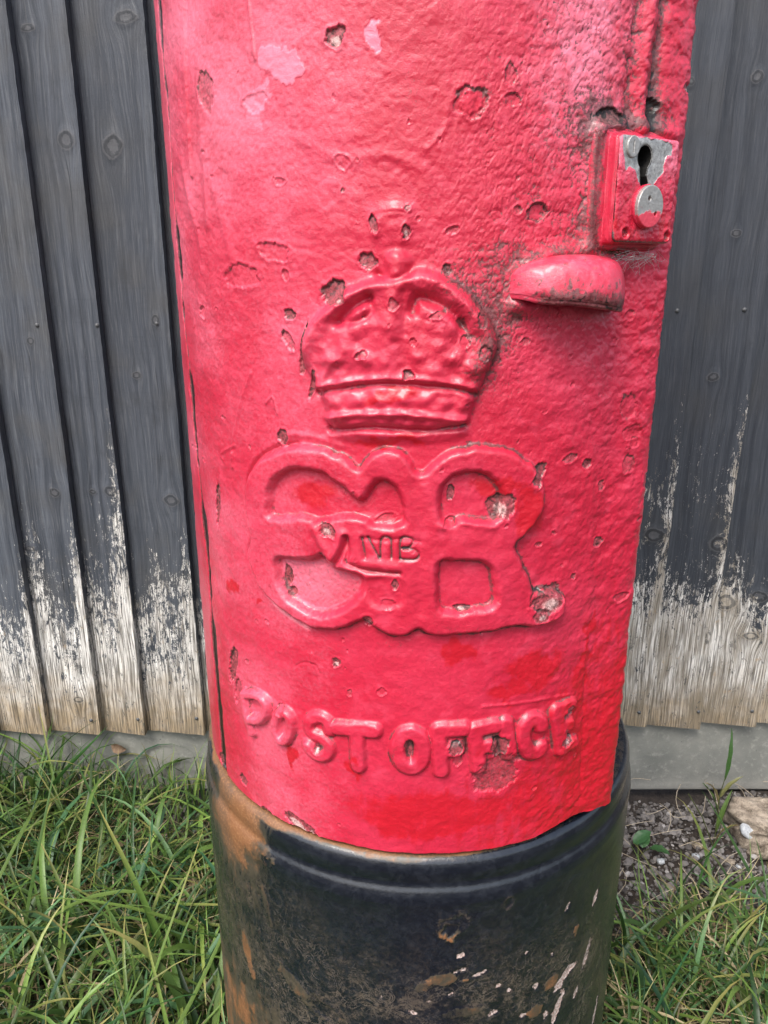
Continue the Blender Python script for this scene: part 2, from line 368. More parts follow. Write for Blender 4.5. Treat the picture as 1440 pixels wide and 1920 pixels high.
def build_board(i, xr, xl_prev, ztop, zbot, fine):
    xl = xl_prev - 0.016                      # tucked behind the neighbour
    if fine: nx, dz = 60, 0.004
    else: nx, dz = 12, 0.03
    u = np.linspace(0, 1, nx); z = np.arange(zbot, ztop + dz, dz)
    U, Z = np.meshgrid(u, z)
    r_ = random.Random(i * 31 + 5)
    lean = r_.uniform(-0.0015, 0.0015)
    edge_w = (fbm(Z * 0 + i * 3.3, Z, 5, 2, i) - 0.5) * 0.0035 + (fbm(Z * 0 + i, Z, 90, 3, i) - 0.5) * 0.0013
    X = xl + (xr - xl) * U + edge_w * U + lean * Z
    Y = 0.4545 - 0.0185 * U
    # knots: local swelling, grain flows round them
    G = X.copy(); K = np.zeros_like(X); D = np.zeros_like(X)
    for (kx, kz, a, b) in knots:
        if not (xl_prev - 0.004 < kx < xr + 0.004): continue
        dx = X - kx; dzz = Z - kz
        q = np.exp(-(dx / (a * 2.2)) ** 2 - (dzz / (b * 3.5)) ** 2)
        G = G + dx * q * -0.75 * 1.0
        rr = np.sqrt((dx / a) ** 2 + (dzz / b) ** 2)
        rr = rr * (0.8 + 0.5 * fbm(X, Z, 120, 2, 7)); K = np.maximum(K, 1 - sstep(0.1, 1.7, rr * (1 - 0.3 * np.exp(-(dzz / b) ** 2))))
        D += 0.0011 * np.exp(-((rr - 1.1) / 0.35) ** 2) + 0.0006 * np.exp(-(rr / 0.7) ** 2)
    G = G + (fbm(Z * 0 + i, Z, 4, 2, i + 40) - 0.5) * 0.010 + (fbm(X, Z, 14, 2, i + 9) - 0.5) * 0.003 + i * 0.37
    Y = Y - D - (fbm(X * 60, Z * 2.2, 1, 4, i + 3) - 0.5) * 0.0022 * (0.4 + 0.6 * (Z < 0.42))
    # bare wood mask
    wz = WZ0 + 0.055 + r_.uniform(-0.035, 0.045) + (fbm(X * 22, Z * 2 + i, 1, 3, i + 20) - 0.5) * 0.26
    edge = sstep(0.80, 1.0, U) * 0.07 + np.maximum(0, 0.03 * np.cos(U * 9 + i)) + (fbm(X * 9, Z * 6 + i, 1, 4, i + 60) - 0.5) * 0.22
    bare = 0.5 - (Z - wz - edge) * 3.1
    if xr > 0.15: bare = 0.5 - (Z - wz - edge * 1.8 - 0.075) * 2.5
    bare = np.clip(bare, -0.30, 1.2)
    bare = np.where(Z > WZ0 + 0.42, -0.6, bare)
    nr = len(z)
    front = np.stack([X, Y, Z], -1)
    # side (right) edge and back
    sideX = X[:, -1]; Ys = Y[:, -1]
    nb = 4
    cols = [front]
    tt = np.linspace(0, 1, nb)[1:]
    side = np.stack([np.stack([sideX + 0.0008 * np.sin(t * 3), Ys + (0.4512 - Ys) * t, z], -1) for t in tt], 1)
    back = np.stack([np.full(nr, 1.0) * (xl), np.full(nr, 0.4585), z], -1)[:, None]
    allv = np.concatenate([front, side, back, front[:, :1]], 1)
    nc = allv.shape[1]
    ones = np.zeros((nr, nc - nx))
    gext = np.concatenate([G, np.stack([G[:, -1] + 0.003 * (k + 1) for k in range(nb - 1)], 1), G[:, :1], G[:, :1]], 1)
    bext = np.concatenate([bare, np.repeat(bare[:, -1:] - 0.45, nb - 1, 1), bare[:, :1], bare[:, :1]], 1)
    kext = np.concatenate([K, ones], 1)
    text = np.full_like(kext, 0.9 if xr > 0.15 else r_.uniform(0.0, 0.3))
    V = allv.reshape(-1, 3); Fc = gridfaces(nr, nc)
    # bottom end cap
    n0 = len(V); cap = allv[0, :nx]; capb = cap.copy(); capb[:, 1] = 0.4512 + (1 - u) * 0.007
    V = np.concatenate([V, cap, capb])
    j = np.arange(nx - 1); capf = np.stack([n0 + j, n0 + nx + j, n0 + nx + j + 1, n0 + j + 1], 1)
    Fc = np.concatenate([Fc, capf])
    uv = np.stack([gext.ravel(), allv[..., 2].ravel()], 1)
    uvc = np.stack([np.tile(G[0], 2), np.full(2 * nx, zbot)], 1)
    uv = np.concatenate([uv, uvc])
    at = np.stack([bext.ravel(), kext.ravel(), text.ravel()], 1)
    at = np.concatenate([at, np.tile([[0.9, 0, 0]], (2 * nx, 1))])
    V = V - np.array([0, 0.45, 0])
    o = mesh_np('board', V, Fc, M_WOOD, fence, True, {'wear': at}, uv=uv)
    me = o.data
    fl = np.ones(len(Fc), bool); fl[-(nx - 1):] = False
    me.polygons.foreach_set('use_smooth', fl)
    me.set_sharp_from_angle(angle=rad(40))
zb = {4: z_row(1380)}
for i in range(1, len(edges)):
    xr, xp = edges[i], edges[i - 1]
    vis = (-0.75 < xr < -0.2) or (0.25 < xr < 0.72)
    zbot = z_row(1379 if xr < 0 else 1366) + random.Random(i).uniform(-0.003, 0.003)
    build_board(i, xr, xp, 1.62, zbot, vis)
# nails
def disc_np(r, h, n=14):
    V = [(0, 0, h)]; Fc = []
    for k in range(n): a = 2 * math.pi * k / n; V.append((0.7 * r * math.cos(a), 0.7 * r * math.sin(a), h * 0.85))
    for k in range(n): a = 2 * math.pi * k / n; V.append((r * math.cos(a), r * math.sin(a), -0.0005))
    for k in range(n):
        k2 = (k + 1) % n; Fc.append((0, 1 + k, 1 + k2, 1 + k2)[:3]); Fc.append((1 + k, 1 + n + k, 1 + n + k2, 1 + k2))
    return V, Fc
nm = None
for (u, v) in [(68, 610), (182, 610), (293, 607), (1272, 583), (1398, 581), (170, 1352), (258, 1350), (368, 1348), (1199, 1337), (1310, 1335), (1411, 1334)]:
    xx, _, zz = at_y(u, v, FY)
    xx = float(xx)
    k = next(i for i, e in enumerate(edges) if e > xx); U = (xx - (edges[k - 1] - 0.016)) / (edges[k] - edges[k - 1] + 0.016)
    yy = 0.4545 - 0.0185 * U
    if nm is None:
        V, Fc = disc_np(0.0031, 0.0014); o = mesh_obj('nail', V, Fc, M_NAIL, fence, True); nm = o.data
    else: o = link(bpy.data.objects.new('nail', nm), fence)
    o.location = (xx, yy - 0.4505 - 0.0004, float(zz)); o.rotation_euler = (rad(90), 0, 0)
# concrete gravel board
def build_gravel_board():
    x = np.arange(-1.5, 1.5001, 0.012)
    prof = [(0.492, 0.150), (0.466, 0.150), (0.4612, 0.1485), (0.4598, 0.144)] + [(0.4594, q) for q in np.linspace(0.13, 0.004, 12)] + [(0.461, 0.0005), (0.492, 0.0)]
    prof = np.array(prof)
    V = np.zeros((len(prof), len(x), 3)); V[..., 0] = x[None]; V[..., 1] = prof[:, 0:1]; V[..., 2] = prof[:, 1:2]
    V[..., 1] += (fbm(V[..., 0], V[..., 2], 25, 3, 3) - 0.5) * 0.0018
    V[..., 1] -= 0.45
    o = mesh_np('gravel_board', V.reshape(-1, 3)[:, :], gridfaces(len(prof), len(x))[:, ::-1], M_CONC, fence)
build_gravel_board()
# rails and posts behind the boards
for zc in (0.30, 0.95, 1.45):
    V = [(sx * 1.45, 0.0125 + 0.04 * sy, zc + 0.04 * sz) for sx in (-1, 1) for sy in (0, 1) for sz in (-1, 1)]
    mesh_np('rail', V, [(0, 1, 3, 2), (4, 6, 7, 5), (0, 4, 5, 1), (2, 3, 7, 6), (0, 2, 6, 4), (1, 5, 7, 3)], M_WOOD, fence, False,
            {'wear': np.tile([[-0.5, 0, 0.5]], (8, 1))}, uv=np.zeros((8, 2)))

# ------------------------------------------------------------------ post box relief surface
box = thing('post_box', 'chipped red pillar post box with raised crown and GR cypher, standing on a black base', 'post box', (0, 0, 0))
PH0, PH1 = rad(-78), rad(47.2)
ZB, ZT = 0.4575, 1.075
NS, NZ = 640, 830
S1 = np.linspace(PH0 * R0, PH1 * R0, NS); Z1 = np.linspace(ZB, ZT, NZ)
S, Z = np.meshgrid(S1, Z1)
H = np.zeros_like(S); LAB = np.zeros(S.shape, np.int16)
A = {k: np.zeros_like(S) for k in ('dirt_shade', 'pale', 'fresh', 'white', 'old', 'rough')}

def catmull(P, n=8, closed=True):
    P = np.asarray(P, float); N = len(P); out = []
    rngi = range(N) if closed else range(N - 1)
    for i in rngi:
        if closed: p0, p1, p2, p3 = P[i - 1], P[i], P[(i + 1) % N], P[(i + 2) % N]
        else: p0, p1, p2, p3 = P[max(i - 1, 0)], P[i], P[i + 1], P[min(i + 2, N - 1)]
        for t in np.linspace(0, 1, n, endpoint=False):
            out.append(0.5 * ((2 * p1) + (-p0 + p2) * t + (2 * p0 - 5 * p1 + 4 * p2 - p3) * t * t + (-p0 + 3 * p1 - 3 * p2 + p3) * t ** 3))
    if not closed: out.append(P[-1])
    return np.array(out)
def crop2s(P, ox, oy, sc):
    P = np.asarray(P, float); s, z = surf(ox + P[:, 0] / sc, oy + P[:, 1] / sc); return np.stack([s, z], 1)
def window(P, m):
    i0, i1 = np.searchsorted(S1, [P[:, 0].min() - m, P[:, 0].max() + m]); j0, j1 = np.searchsorted(Z1, [P[:, 1].min() - m, P[:, 1].max() + m])
    return slice(max(j0, 0), min(j1, NZ)), slice(max(i0, 0), min(i1, NS))
def seg_dist(P, s, z, closed):
    d = np.full(s.shape, 1e9); N = len(P); inside = np.zeros(s.shape, bool)
    for i in range(N if closed else N - 1):
        a, b = P[i], P[(i + 1) % N]; ab = b - a; L = ab @ ab + 1e-14
        t = np.clip(((s - a[0]) * ab[0] + (z - a[1]) * ab[1]) / L, 0, 1)
        d = np.minimum(d, (s - a[0] - t * ab[0]) ** 2 + (z - a[1] - t * ab[1]) ** 2)
        if closed and abs(ab[1]) > 1e-12:
            c = ((a[1] > z) != (b[1] > z)) & (s < a[0] + (z - a[1]) / ab[1] * ab[0]); inside ^= c
    return np.sqrt(d), inside
def sdf(P, s, z):
    d, ins = seg_dist(P, s, z, True); return np.where(ins, -d, d)
def blur(a, r):
    k = np.exp(-0.5 * (np.arange(-3 * r, 3 * r + 1) / r) ** 2) if r > 0 else np.ones(1); k /= k.sum(); m = len(k) // 2
    for ax in (0, 1):
        p = np.pad(a, [(m, m) if i == ax else (0, 0) for i in (0, 1)], mode='edge')
        a = sum(k[q] * (p[q:q + a.shape[0], :] if ax == 0 else p[:, q:q + a.shape[1]]) for q in range(len(k)))
    return a
def bevel(d, w):            # d = signed distance (neg inside) -> 0..1 rounded shoulder
    t = np.clip(-d / w, 0, 1); return np.sqrt(np.maximum(0, 1 - (1 - t) ** 2)) * 0.75 + 0.25 * t * t * (3 - 2 * t)
def ridge(Ppx, width, height, cs=None, taper=True):
    """gaussian ridge (or groove) along a polyline, photograph pixels or crop coordinates"""
    P = crop2s(Ppx, *(cs or (0, 0, 1))); P = catmull(P, 6, False)
    w = window(P, width * 3); d, _ = seg_dist(P, S[w], Z[w], False)
    g = np.exp(-(d / width) ** 2); H[w] += height * g; return w, g

# --- cypher G VI R
CC = (420, 760, 2.1176)
outline = [(100,330),(112,270),(150,215),(210,180),(290,160),(370,160),(450,185),(500,213),(535,240),(560,215),(600,180),(650,165),(700,175),(740,215),(768,258),(800,258),(840,215),(900,180),(980,160),(1060,160),(1140,180),(1200,220),(1245,270),(1265,330),(1260,400),(1225,470),(1185,515),(1150,550),(1172,610),(1200,680),(1225,728),(1260,722),(1310,730),(1345,765),(1340,812),(1300,850),(1230,872),(1150,870),(1090,885),(1020,900),(960,903),(880,912),(810,905),(770,885),(730,908),(680,912),(630,898),(590,870),(565,848),(530,858),(480,878),(420,885),(340,870),(270,830),(200,770),(150,700),(116,620),(108,565),(120,515),(108,450),(98,390)]
holes = [
 [(205,435),(198,380),(210,310),(250,268),(300,252),(370,258),(430,288),(480,325),(520,365),(545,378),(572,362),(590,322),(620,300),(655,302),(690,335),(708,400),(712,462),(640,470),(600,462),(560,438),(480,430),(400,445),(300,432)],
 [(230,602),(300,607),(350,609),(386,600),(412,616),(445,640),(500,655),(545,672),(556,712),(520,765),(460,802),(400,820),(330,800),(270,755),(240,705),(228,650)],
 [(862,435),(860,340),(885,300),(930,272),(1000,262),(1055,290),(1085,340),(1085,410),(1060,450),(1020,452),(940,440),(895,462)],
 [(855,625),(900,612),(1010,618),(1050,650),(1062,720),(1058,780),(990,800),(870,805),(850,720)]]
OL = catmull(crop2s(outline, *CC), 4); HO = [catmull(crop2s(h, *CC), 4) for h in holes]
w = window(OL, 0.012); s_, z_ = S[w], Z[w]
wob = (fbm(s_, z_, 160, 3, 2) - 0.5) * 0.0022
d_out = sdf(OL, s_, z_) + wob
d_h = np.minimum.reduce([sdf(h, s_, z_) for h in HO]) + wob
d_cy = np.maximum(d_out, -d_h)
cy = bevel(d_cy, 0.0038) * 0.0066
cy = cy * (0.94 + 0.14 * (fbm(s_, z_, 60, 3, 8)))
shal = catmull(crop2s([(570,672),(640,662),(700,665),(722,710),(715,780),(650,800),(585,780),(560,720)], *CC), 4)
cy -= 0.0019 * (1 - sstep(-0.0035, 0.001, sdf(shal, s_, z_)))
hb = blur(cy, 0.9); H[w] += hb
gx = surf(793, 1000)[0]
lab = np.where(d_cy < 0.0004, np.where(s_ < gx, 1, 2), 0)
LAB[w] = np.where(lab > 0, lab, LAB[w])
A['dirt_shade'][w] += 0.34 * np.exp(-((d_out - 0.0003) / 0.0008) ** 2) * (0.3 + 1.2 * fbm(s_, z_, 90, 3, 42))  # edge shade of the cypher painted into the colour
for pts, wd, ht in [([(392,592),(408,604),(440,625),(468,596),(486,555),(495,515)], 0.0019, -0.0032),
                    ([(495,510),(502,560),(498,596),(500,616),(560,640),(640,652),(700,656)], 0.0017, -0.0027),
                    ([(380,480),(412,545),(440,592),(470,545),(488,500)], 0.0032, 0.0022), ([(545,500),(548,600),(620,618),(690,625)], 0.0030, 0.0010),
                    ([(560,515),(640,525),(700,520),(780,530)], 0.0014, -0.0008), ([(760,300),(775,400),(780,500),(782,640),(780,800)], 0.0035, -0.0006),
                    ([(850,470),(930,450),(1010,458),(1060,470)], 0.0026, 0.0010), ([(560,440),(700,472)], 0.0025, 0.0008)]:
    ridge(pts, wd, ht, CC)
for pts in [[(290,150),(205,170),(142,208),(102,268),(88,335),(90,390),(98,450),(112,512),(98,568),(106,622),(142,704),(195,778),(266,840),(338,880)]]:
    w, g = ridge(pts, 0.0016, -0.0017, CC); A['dirt_shade'][w] += 0.34 * g * fbm(S[w], Z[w], 70, 3, 43)  # thin shadow along the G's outer left, painted as well as grooved
for pts in [[(558,515),(572,592)], [(580,512),(600,550),(622,592)], [(628,592),(630,522),(655,512),(668,530),(670,592)], [(702,592),(706,518),(745,516),(752,535),(735,552),(712,555)], [(712,556),(758,562),(775,585),(755,600),(704,598)]]:
    w, g = ridge(pts, 0.0010, -0.0014, CC); A['dirt_shade'][w] += 0.62 * g
# --- crown
CK = (500, 360, 2.88)
crown = [(345,1290),(332,1220),(300,1120),(268,1050),(214,950),(186,860),(196,780),(252,690),(330,615),(420,540),(520,492),(600,470),(640,452),(625,400),(640,345),(690,318),(745,330),(780,375),(770,430),(830,425),(900,440),(985,480),(1070,545),(1150,635),(1215,740),(1235,830),(1200,930),(1155,1040),(1115,1150),(1080,1250),(1062,1300),(960,1325),(830,1338),(700,1342),(540,1335),(420,1318)]
KR = catmull(crop2s(crown, *CK), 4)
w = window(KR, 0.012); s_, z_ = S[w], Z[w]
d_k = sdf(KR, s_, z_) + (fbm(s_, z_, 140, 3, 4) - 0.5) * 0.0024
k = bevel(d_k, 0.0075) * 0.0066
k += 0.0036 * (fbm(s_, z_, 110, 3, 14) - 0.5) * sstep(0, -0.008, d_k)
k += 0.0018 * (fbm(s_, z_, 260, 2, 24) - 0.5) * sstep(0, -0.006, d_k)
H[w] += blur(k, 1.7)
LAB[w] = np.where((d_k < 0.0004) & (LAB[w] == 0), 3, LAB[w])
for pts, wd, ht in [([(390,695),(455,640),(510,595),(552,565)], 0.0032, -0.0046), ([(395,700),(440,705),(520,690),(570,640),(560,580)], 0.0024, -0.0022),
                    ([(790,640),(812,580),(870,580),(950,615),(1010,660),(1050,720)], 0.0034, -0.0046), ([(1050,700),(1085,770)], 0.0030, -0.0024),
                    ([(232,850),(262,745),(350,640),(450,560),(560,510),(640,490)], 0.0042, 0.0022), ([(770,470),(880,470),(1000,530),(1110,650),(1190,790),(1170,920)], 0.0044, 0.0024),
                    ([(700,470),(690,560),(670,680),(655,800),(650,960)], 0.0050, 0.0014), ([(740,540),(745,640),(755,760)], 0.0022, -0.0012),
                    ([(285,1085),(380,1062),(500,1045),(620,1030),(760,1035),(900,1045),(1020,1055),(1120,1090)], 0.0021, -0.0022),
                    ([(280,1050),(400,1028),(520,1008),(700,1000),(900,1012),(1100,1050)], 0.0022, 0.0016),
                    ([(335,1215),(450,1195),(560,1188),(740,1188),(900,1205),(1060,1225)], 0.0024, 0.0024),
                    ([(350,1280),(430,1278),(560,1268),(700,1275),(850,1285),(960,1275),(1060,1262)], 0.0025, -0.0042),
                    ([(345,1312),(450,1328),(620,1340),(800,1340),(960,1328),(1062,1302)], 0.0026, 0.0012),
                    ([(600,445),(660,470),(720,462),(770,440)], 0.0022, -0.0022), ([(300,1040),(360,940),(420,900)], 0.0024, 0.0010),
                    ([(595,230),(600,170),(640,110),(760,95)], 0.0028, 0.0010), ([(770,100),(750,200),(730,270)], 0.0028, 0.0008), ([(690,110),(690,270)], 0.0075, 0.0019), ([(600,185),(690,190),(775,180)], 0.0060, 0.0008)]:
    ridge(pts, wd, ht * 1.15, CK)
for (x_, y_) in [(400,1130),(510,1118),(620,1112),(740,1112),(860,1120),(980,1130),(360,900),(450,850),(560,900),(820,880),(930,830),(1010,900),(900,960),(430,980),(1090,940)]:
    q = crop2s([(x_, y_)], *CK)[0]; w = window(q[None], 0.014)
    d = np.hypot((S[w] - q[0]), (Z[w] - q[1]) * 1.2); H[w] += 0.0016 * np.exp(-(d / 0.0042) ** 2)
# --- POST OFFICE
CL = (380, 1220, 1.7561)
def ell(cx, cy, rx, ry, a0=0, a1=360, n=14):
    return [(cx + rx * math.cos(rad(a)), cy + ry * math.sin(rad(a))) for a in np.linspace(a0, a1, n)]
letters = [
 [[(146,140),(155,200),(168,266)], [(148,142),(182,142),(212,166),(214,200),(196,224),(164,224)]],
 [ell(270,247,25,47)],
 [[(418,262),(412,232),(385,218),(356,228),(348,252),(362,272),(392,286),(416,308),(414,336),(390,346),(362,334),(348,312)]],
 [[(440,252),(500,256),(565,262)], [(506,262),(510,325),(512,378)]],
 [ell(683,325,42,58)],
 [[(774,262),(778,330),(782,392)], [(776,262),(815,258),(856,256)], [(780,325),(832,322)]],
 [[(890,262),(898,320),(906,382)], [(890,262),(925,252),(962,245)], [(898,318),(942,310)]],
 [[(992,240),(1000,290),(1006,338)]],
 [ell(1084,280,34,56,-40,-320)],
 [[(1158,196),(1166,256),(1174,322)], [(1158,196),(1206,176)], [(1166,254),(1198,242)], [(1174,320),(1212,302)]]]
names = 'POSTOFFICE'
for li, strokes in enumerate(letters):
    P = [catmull(crop2s(st, *CL), 4, False) for st in strokes]
    w = window(np.concatenate(P), 0.016); s_, z_ = S[w], Z[w]
    d = np.minimum.reduce([seg_dist(p, s_, z_, False)[0] for p in P]) + (fbm(s_, z_, 220, 2, li) - 0.5) * 0.0009
    rw = 0.0062 if li > 2 else (0.0050 if li == 2 else 0.0044)
    h = bevel(d - rw, 0.0026) * (0.0058 if li < 2 else 0.0040) * (0.88 + 0.24 * fbm(s_, z_, 90, 2, li + 50))
    H[w] = np.maximum(H[w], blur(h, 1.1))
    LAB[w] = np.where(d - rw < 0.0003, 10 + li, LAB[w])
    A['dirt_shade'][w] += 0.36 * np.exp(-((d - rw - 0.0002) / 0.0007) ** 2) * (0.3 + 1.2 * fbm(s_, z_, 120, 3, 41)) * (h < 0.003)  # shade line painted round each letter so its edge reads
# --- left seam of the door, right rib, flange edge
crack_px = [(293, 0), (302, 110), (310, 207), (322, 360), (333, 500), (340, 583), (352, 699), (366, 862), (380, 996), (390, 1115), (400, 1257), (412, 1392)]
cr_s, cr_z = surf(np.array([p[0] + 1.0 for p in crack_px], float), np.array([p[1] for p in crack_px], float))
o_ = np.argsort(cr_z); cs_ = np.interp(Z1, cr_z[o_], cr_s[o_]) + (fbm(Z1 * 0, Z1, 40, 3, 3) - 0.5) * 0.0012
cs_[Z1 > cr_z.max()] = cs_[Z1 <= cr_z.max()][-1]
cs_ = cs_ + 0.0065; dcr = S - cs_[:, None]
open_ = 0.5 + 0.5 * sstep(0.35, 0.55, fbm(Z1 * 0 + 4, Z1, 30, 3, 6))[:, None]
crw = 0.0016 + 0.0032 * sstep(0.3, 0.65, fbm(Z1 * 0 + 4, Z1, 30, 3, 6))[:, None]
crk = sstep(crw * 1.25, crw * 0.8, np.abs(dcr)) if False else np.clip(1.6 - np.abs(dcr) / crw, 0, 1)
H -= 0.0016 * crk; A['dirt_shade'] += 1.6 * crk  # dark of the open seam painted into the colour, groove is shallow
rib = np.array([surf(1222, 0), surf(1214, 60), surf(1206, 120), surf(1200, 190), surf(1195, 245)])
rib = np.vstack([[rib[0, 0], 1.2], rib]); d, _ = seg_dist(rib, S, Z, False)
H += 0.0030 * np.exp(-(d / 0.0042) ** 2); d2, _ = seg_dist(rib + [0.011, 0], S, Z, False)
H -= 0.0030 * np.exp(-(d2 / 0.0045) ** 2); A['dirt_shade'] += 0.55 * np.exp(-(d2 / 0.0042) ** 2)
d3, _ = seg_dist(rib + [-0.010, 0], S, Z, False); H -= 0.0016 * np.exp(-(d3 / 0.004) ** 2); A['dirt_shade'] += 0.28 * np.exp(-(d3 / 0.005) ** 2)
edge_r = (PH1 * R0 - S)
H -= 0.0035 * np.exp(-edge_r / 0.0022)                       # rounded outer corner
ridge([(1098, 1240), (1092, 1400), (1088, 1500)], 0.0016, -0.0006)
ridge([(1112, 900), (1104, 1100), (1096, 1260)], 0.003, 0.0004)

for pts, wd, ht in [([(972,566),(980,510),(1028,480),(1100,474),(1165,502)], 0.0055, 0.0032), ([(960,575),(985,578),(1010,574)], 0.005, 0.0030), ([(1118,250),(1112,350),(1098,455)], 0.0060, 0.0042), ([(1125,238),(1200,240),(1262,256)], 0.0050, 0.0032)]:
    ridge(pts, wd, ht)
# --- paint texture: brushed skin, orange-peel and crackle growing toward the top right
u_r = sstep(0.02, 0.13, S)            # right side
top = sstep(0.80, 0.95, Z)
WX = (fbm(S, Z, 70, 4, 91) - 0.5) * 0.022; WY = (fbm(S, Z, 70, 4, 92) - 0.5) * 0.022
def blob(px, py, rx, ry, ang=0.0):
    s0, z0 = surf(px, py); ds = S - s0 + WX; dz = Z - z0 + WY; k_ = 0.00034
    c, s = math.cos(ang), math.sin(ang); a = (ds * c + dz * s) / (rx * k_); b = (-ds * s + dz * c) / (ry * k_)
    return np.exp(-(a * a + b * b))
H += 0.0012 * (fbm(S, Z, 28, 3, 31) - 0.5)
H += 0.00125 * (fbm(S, Z * 1.3, 95, 3, 32) - 0.5) * (0.7 + 0.9 * u_r)
H += 0.00045 * (fbm(S, Z, 300, 2, 33) - 0.5) * (0.5 + 0.8 * u_r)
crack_zone = np.clip(blob(1130, 60, 190, 330) + blob(1080, 330, 150, 200) + 0.5 * blob(1010, 400, 160, 200) + 0.7 * blob(920, 640, 70, 220) + 0.4 * blob(830, 560, 120, 90), 0, 1)
rn = np.abs(fbm(S + WX * 0.2, Z * 0.7, 330, 4, 61) - 0.5) * 2
H += 0.00045 * crack_zone * (sstep(0.0, 0.35, rn) - 0.6)
A['dirt_shade'] += crack_zone * 0.30 * (1 - sstep(0.0, 0.2, rn)) * (0.4 + 1.2 * fbm(S, Z, 60, 3, 67)) + crack_zone * 0.07
streak = np.abs(fbm(S * 0.8 + Z * 0.3, Z * 1.2, 130, 4, 66) - 0.5) * 2
H += 0.0004 * (sstep(0, 0.3, streak) - 0.6) * sstep(0.62, 0.9, Z) * (0.4 + 0.6 * u_r)
# big soft runs and sags on the left
for pts, wd, ht in [([(470,700),(450,760),(437,830),(436,860)], 0.0016, 0.0006), ([(435,850),(436,875)], 0.0015, 0.0012), ([(440,835),(415,850),(418,862)], 0.0012, 0.0006),
                    ([(530,835),(548,815),(600,822),(640,836)], 0.0022, 0.0008), ([(500,755),(512,745),(520,775)], 0.001, 0.0007),
                    ([(340,300),(360,400),(378,470),(372,560)], 0.004, 0.0008), ([(345,0),(352,200),(360,330)], 0.0011, 0.0014), ([(372,120),(378,260),(392,420)], 0.0040, 0.0010), ([(465,0),(472,60),(478,110)], 0.001, 0.0008),
                    ([(395,330),(420,420),(440,500)], 0.005, 0.0009), ([(560,260),(640,300),(720,290),(800,320)], 0.003, 0.0006),
                    ([(700,405),(740,396),(770,400)], 0.0012, -0.0006), ([(840,180),(835,240),(800,280)], 0.0016, 0.0005),
                    ([(555,1248),(570,1242),(590,1246),(600,1262)], 0.0008, -0.0004), ([(470,1285),(520,1315),(600,1345),(700,1360)], 0.003, -0.0005),
                    ([(585,1225),(586,1240)], 0.0014, 0.001), ([(905,1325),(960,1320),(1030,1308),(1075,1300)], 0.0011, 0.0006)]:
    ridge(pts, wd, ht)
# --- colour zones of the paint (bleached film, sky sheen painted in on the left, brushed fresh coats)
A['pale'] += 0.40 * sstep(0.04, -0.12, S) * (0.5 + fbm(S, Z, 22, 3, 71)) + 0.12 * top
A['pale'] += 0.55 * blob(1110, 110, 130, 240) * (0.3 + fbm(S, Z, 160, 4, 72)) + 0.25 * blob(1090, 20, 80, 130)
low = sstep(0.66, 0.50, Z)
A['fresh'] += 0.62 * low * sstep(-0.05, 0.05, S) * (0.35 + 1.1 * fbm(S * 1.6, Z, 20, 4, 73)) + 0.42 * sstep(0.07, 0.14, S) * sstep(0.82, 0.6, Z)
for b in [(865, 1225, 42, 26), (1000, 1255, 70, 45), (960, 1300, 50, 20), (985, 960, 30, 55), (940, 905, 60, 25), (545, 1415, 20, 42), (590, 930, 45, 24), (740, 830, 70, 10), (1165, 1300, 16, 150), (735, 745, 50, 14), (665, 1440, 15, 30), (1090, 1290, 14, 90), (820, 1530, 200, 60), (435, 1105, 12, 20), (490, 1130, 10, 16), (1105, 1190, 9, 90)]:
    s0 = 0.75 * np.clip(blob(*b) * 1.6, 0, 1); A['fresh'] = np.maximum(A['fresh'], s0)
# --- grime
for b, a in [((1130, 350, 46, 130), 0.60), ((1120, 430, 70, 46), 0.50), ((1100, 240, 60, 60), 0.36), ((930, 640, 42, 80), 0.46), ((900, 550, 50, 40), 0.34), ((900, 720, 26, 70), 0.34),
             ((960, 560, 40, 60), 0.28), ((760, 150, 36, 44), 0.33), ((1010, 395, 30, 26), 0.34), ((1230, 190, 46, 60), 0.38), ((1180, 215, 60, 20), 0.44), ((820, 470, 60, 16), 0.26), ((860, 520, 60, 20), 0.26),
             ((1195, 235, 80, 16), 0.42), ((960, 480, 60, 26), 0.30), ((1060, 480, 110, 14), 0.42), ((1060, 600, 110, 14), 0.16), ((1080, 30, 60, 120), 0.14), ((900, 130, 30, 90), 0.10), ((1095, 1290, 8, 120), 0.22),
             ((1010, 1300, 90, 8), 0.25), ((1170, 745, 40, 110), 0.12), ((1150, 900, 50, 60), 0.13), ((980, 1060, 18, 60), 0.22), ((860, 1180, 170, 7), 0.40), ((1010, 890, 10, 24), 0.6),
             ((730, 1195, 50, 5), 0.5), ((845, 925, 12, 10), 0.4), ((645, 1050, 8, 8), 0.5), ((955, 1455, 50, 20), 0.25), ((1060, 1400, 16, 10), 0.5), ((735, 1415, 8, 34), 0.5), ((845, 1395, 26, 20), 0.42), ((765, 1400, 14, 18), 0.3)]:
    A['dirt_shade'] += 0.95 * a * blob(*b)
# darken the creases round the raised work, more toward the right
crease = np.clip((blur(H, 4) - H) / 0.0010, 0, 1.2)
A['dirt_shade'] += 0.20 * crease * sstep(-0.02, 0.06, S) + 0.07 * crease
cr2 = np.clip((blur(H, 2) - H) / 0.00045 - 0.35, 0, 1) * sstep(0.40, 0.55, fbm(S, Z, 75, 4, 99)); A['dirt_shade'] += 0.42 * cr2

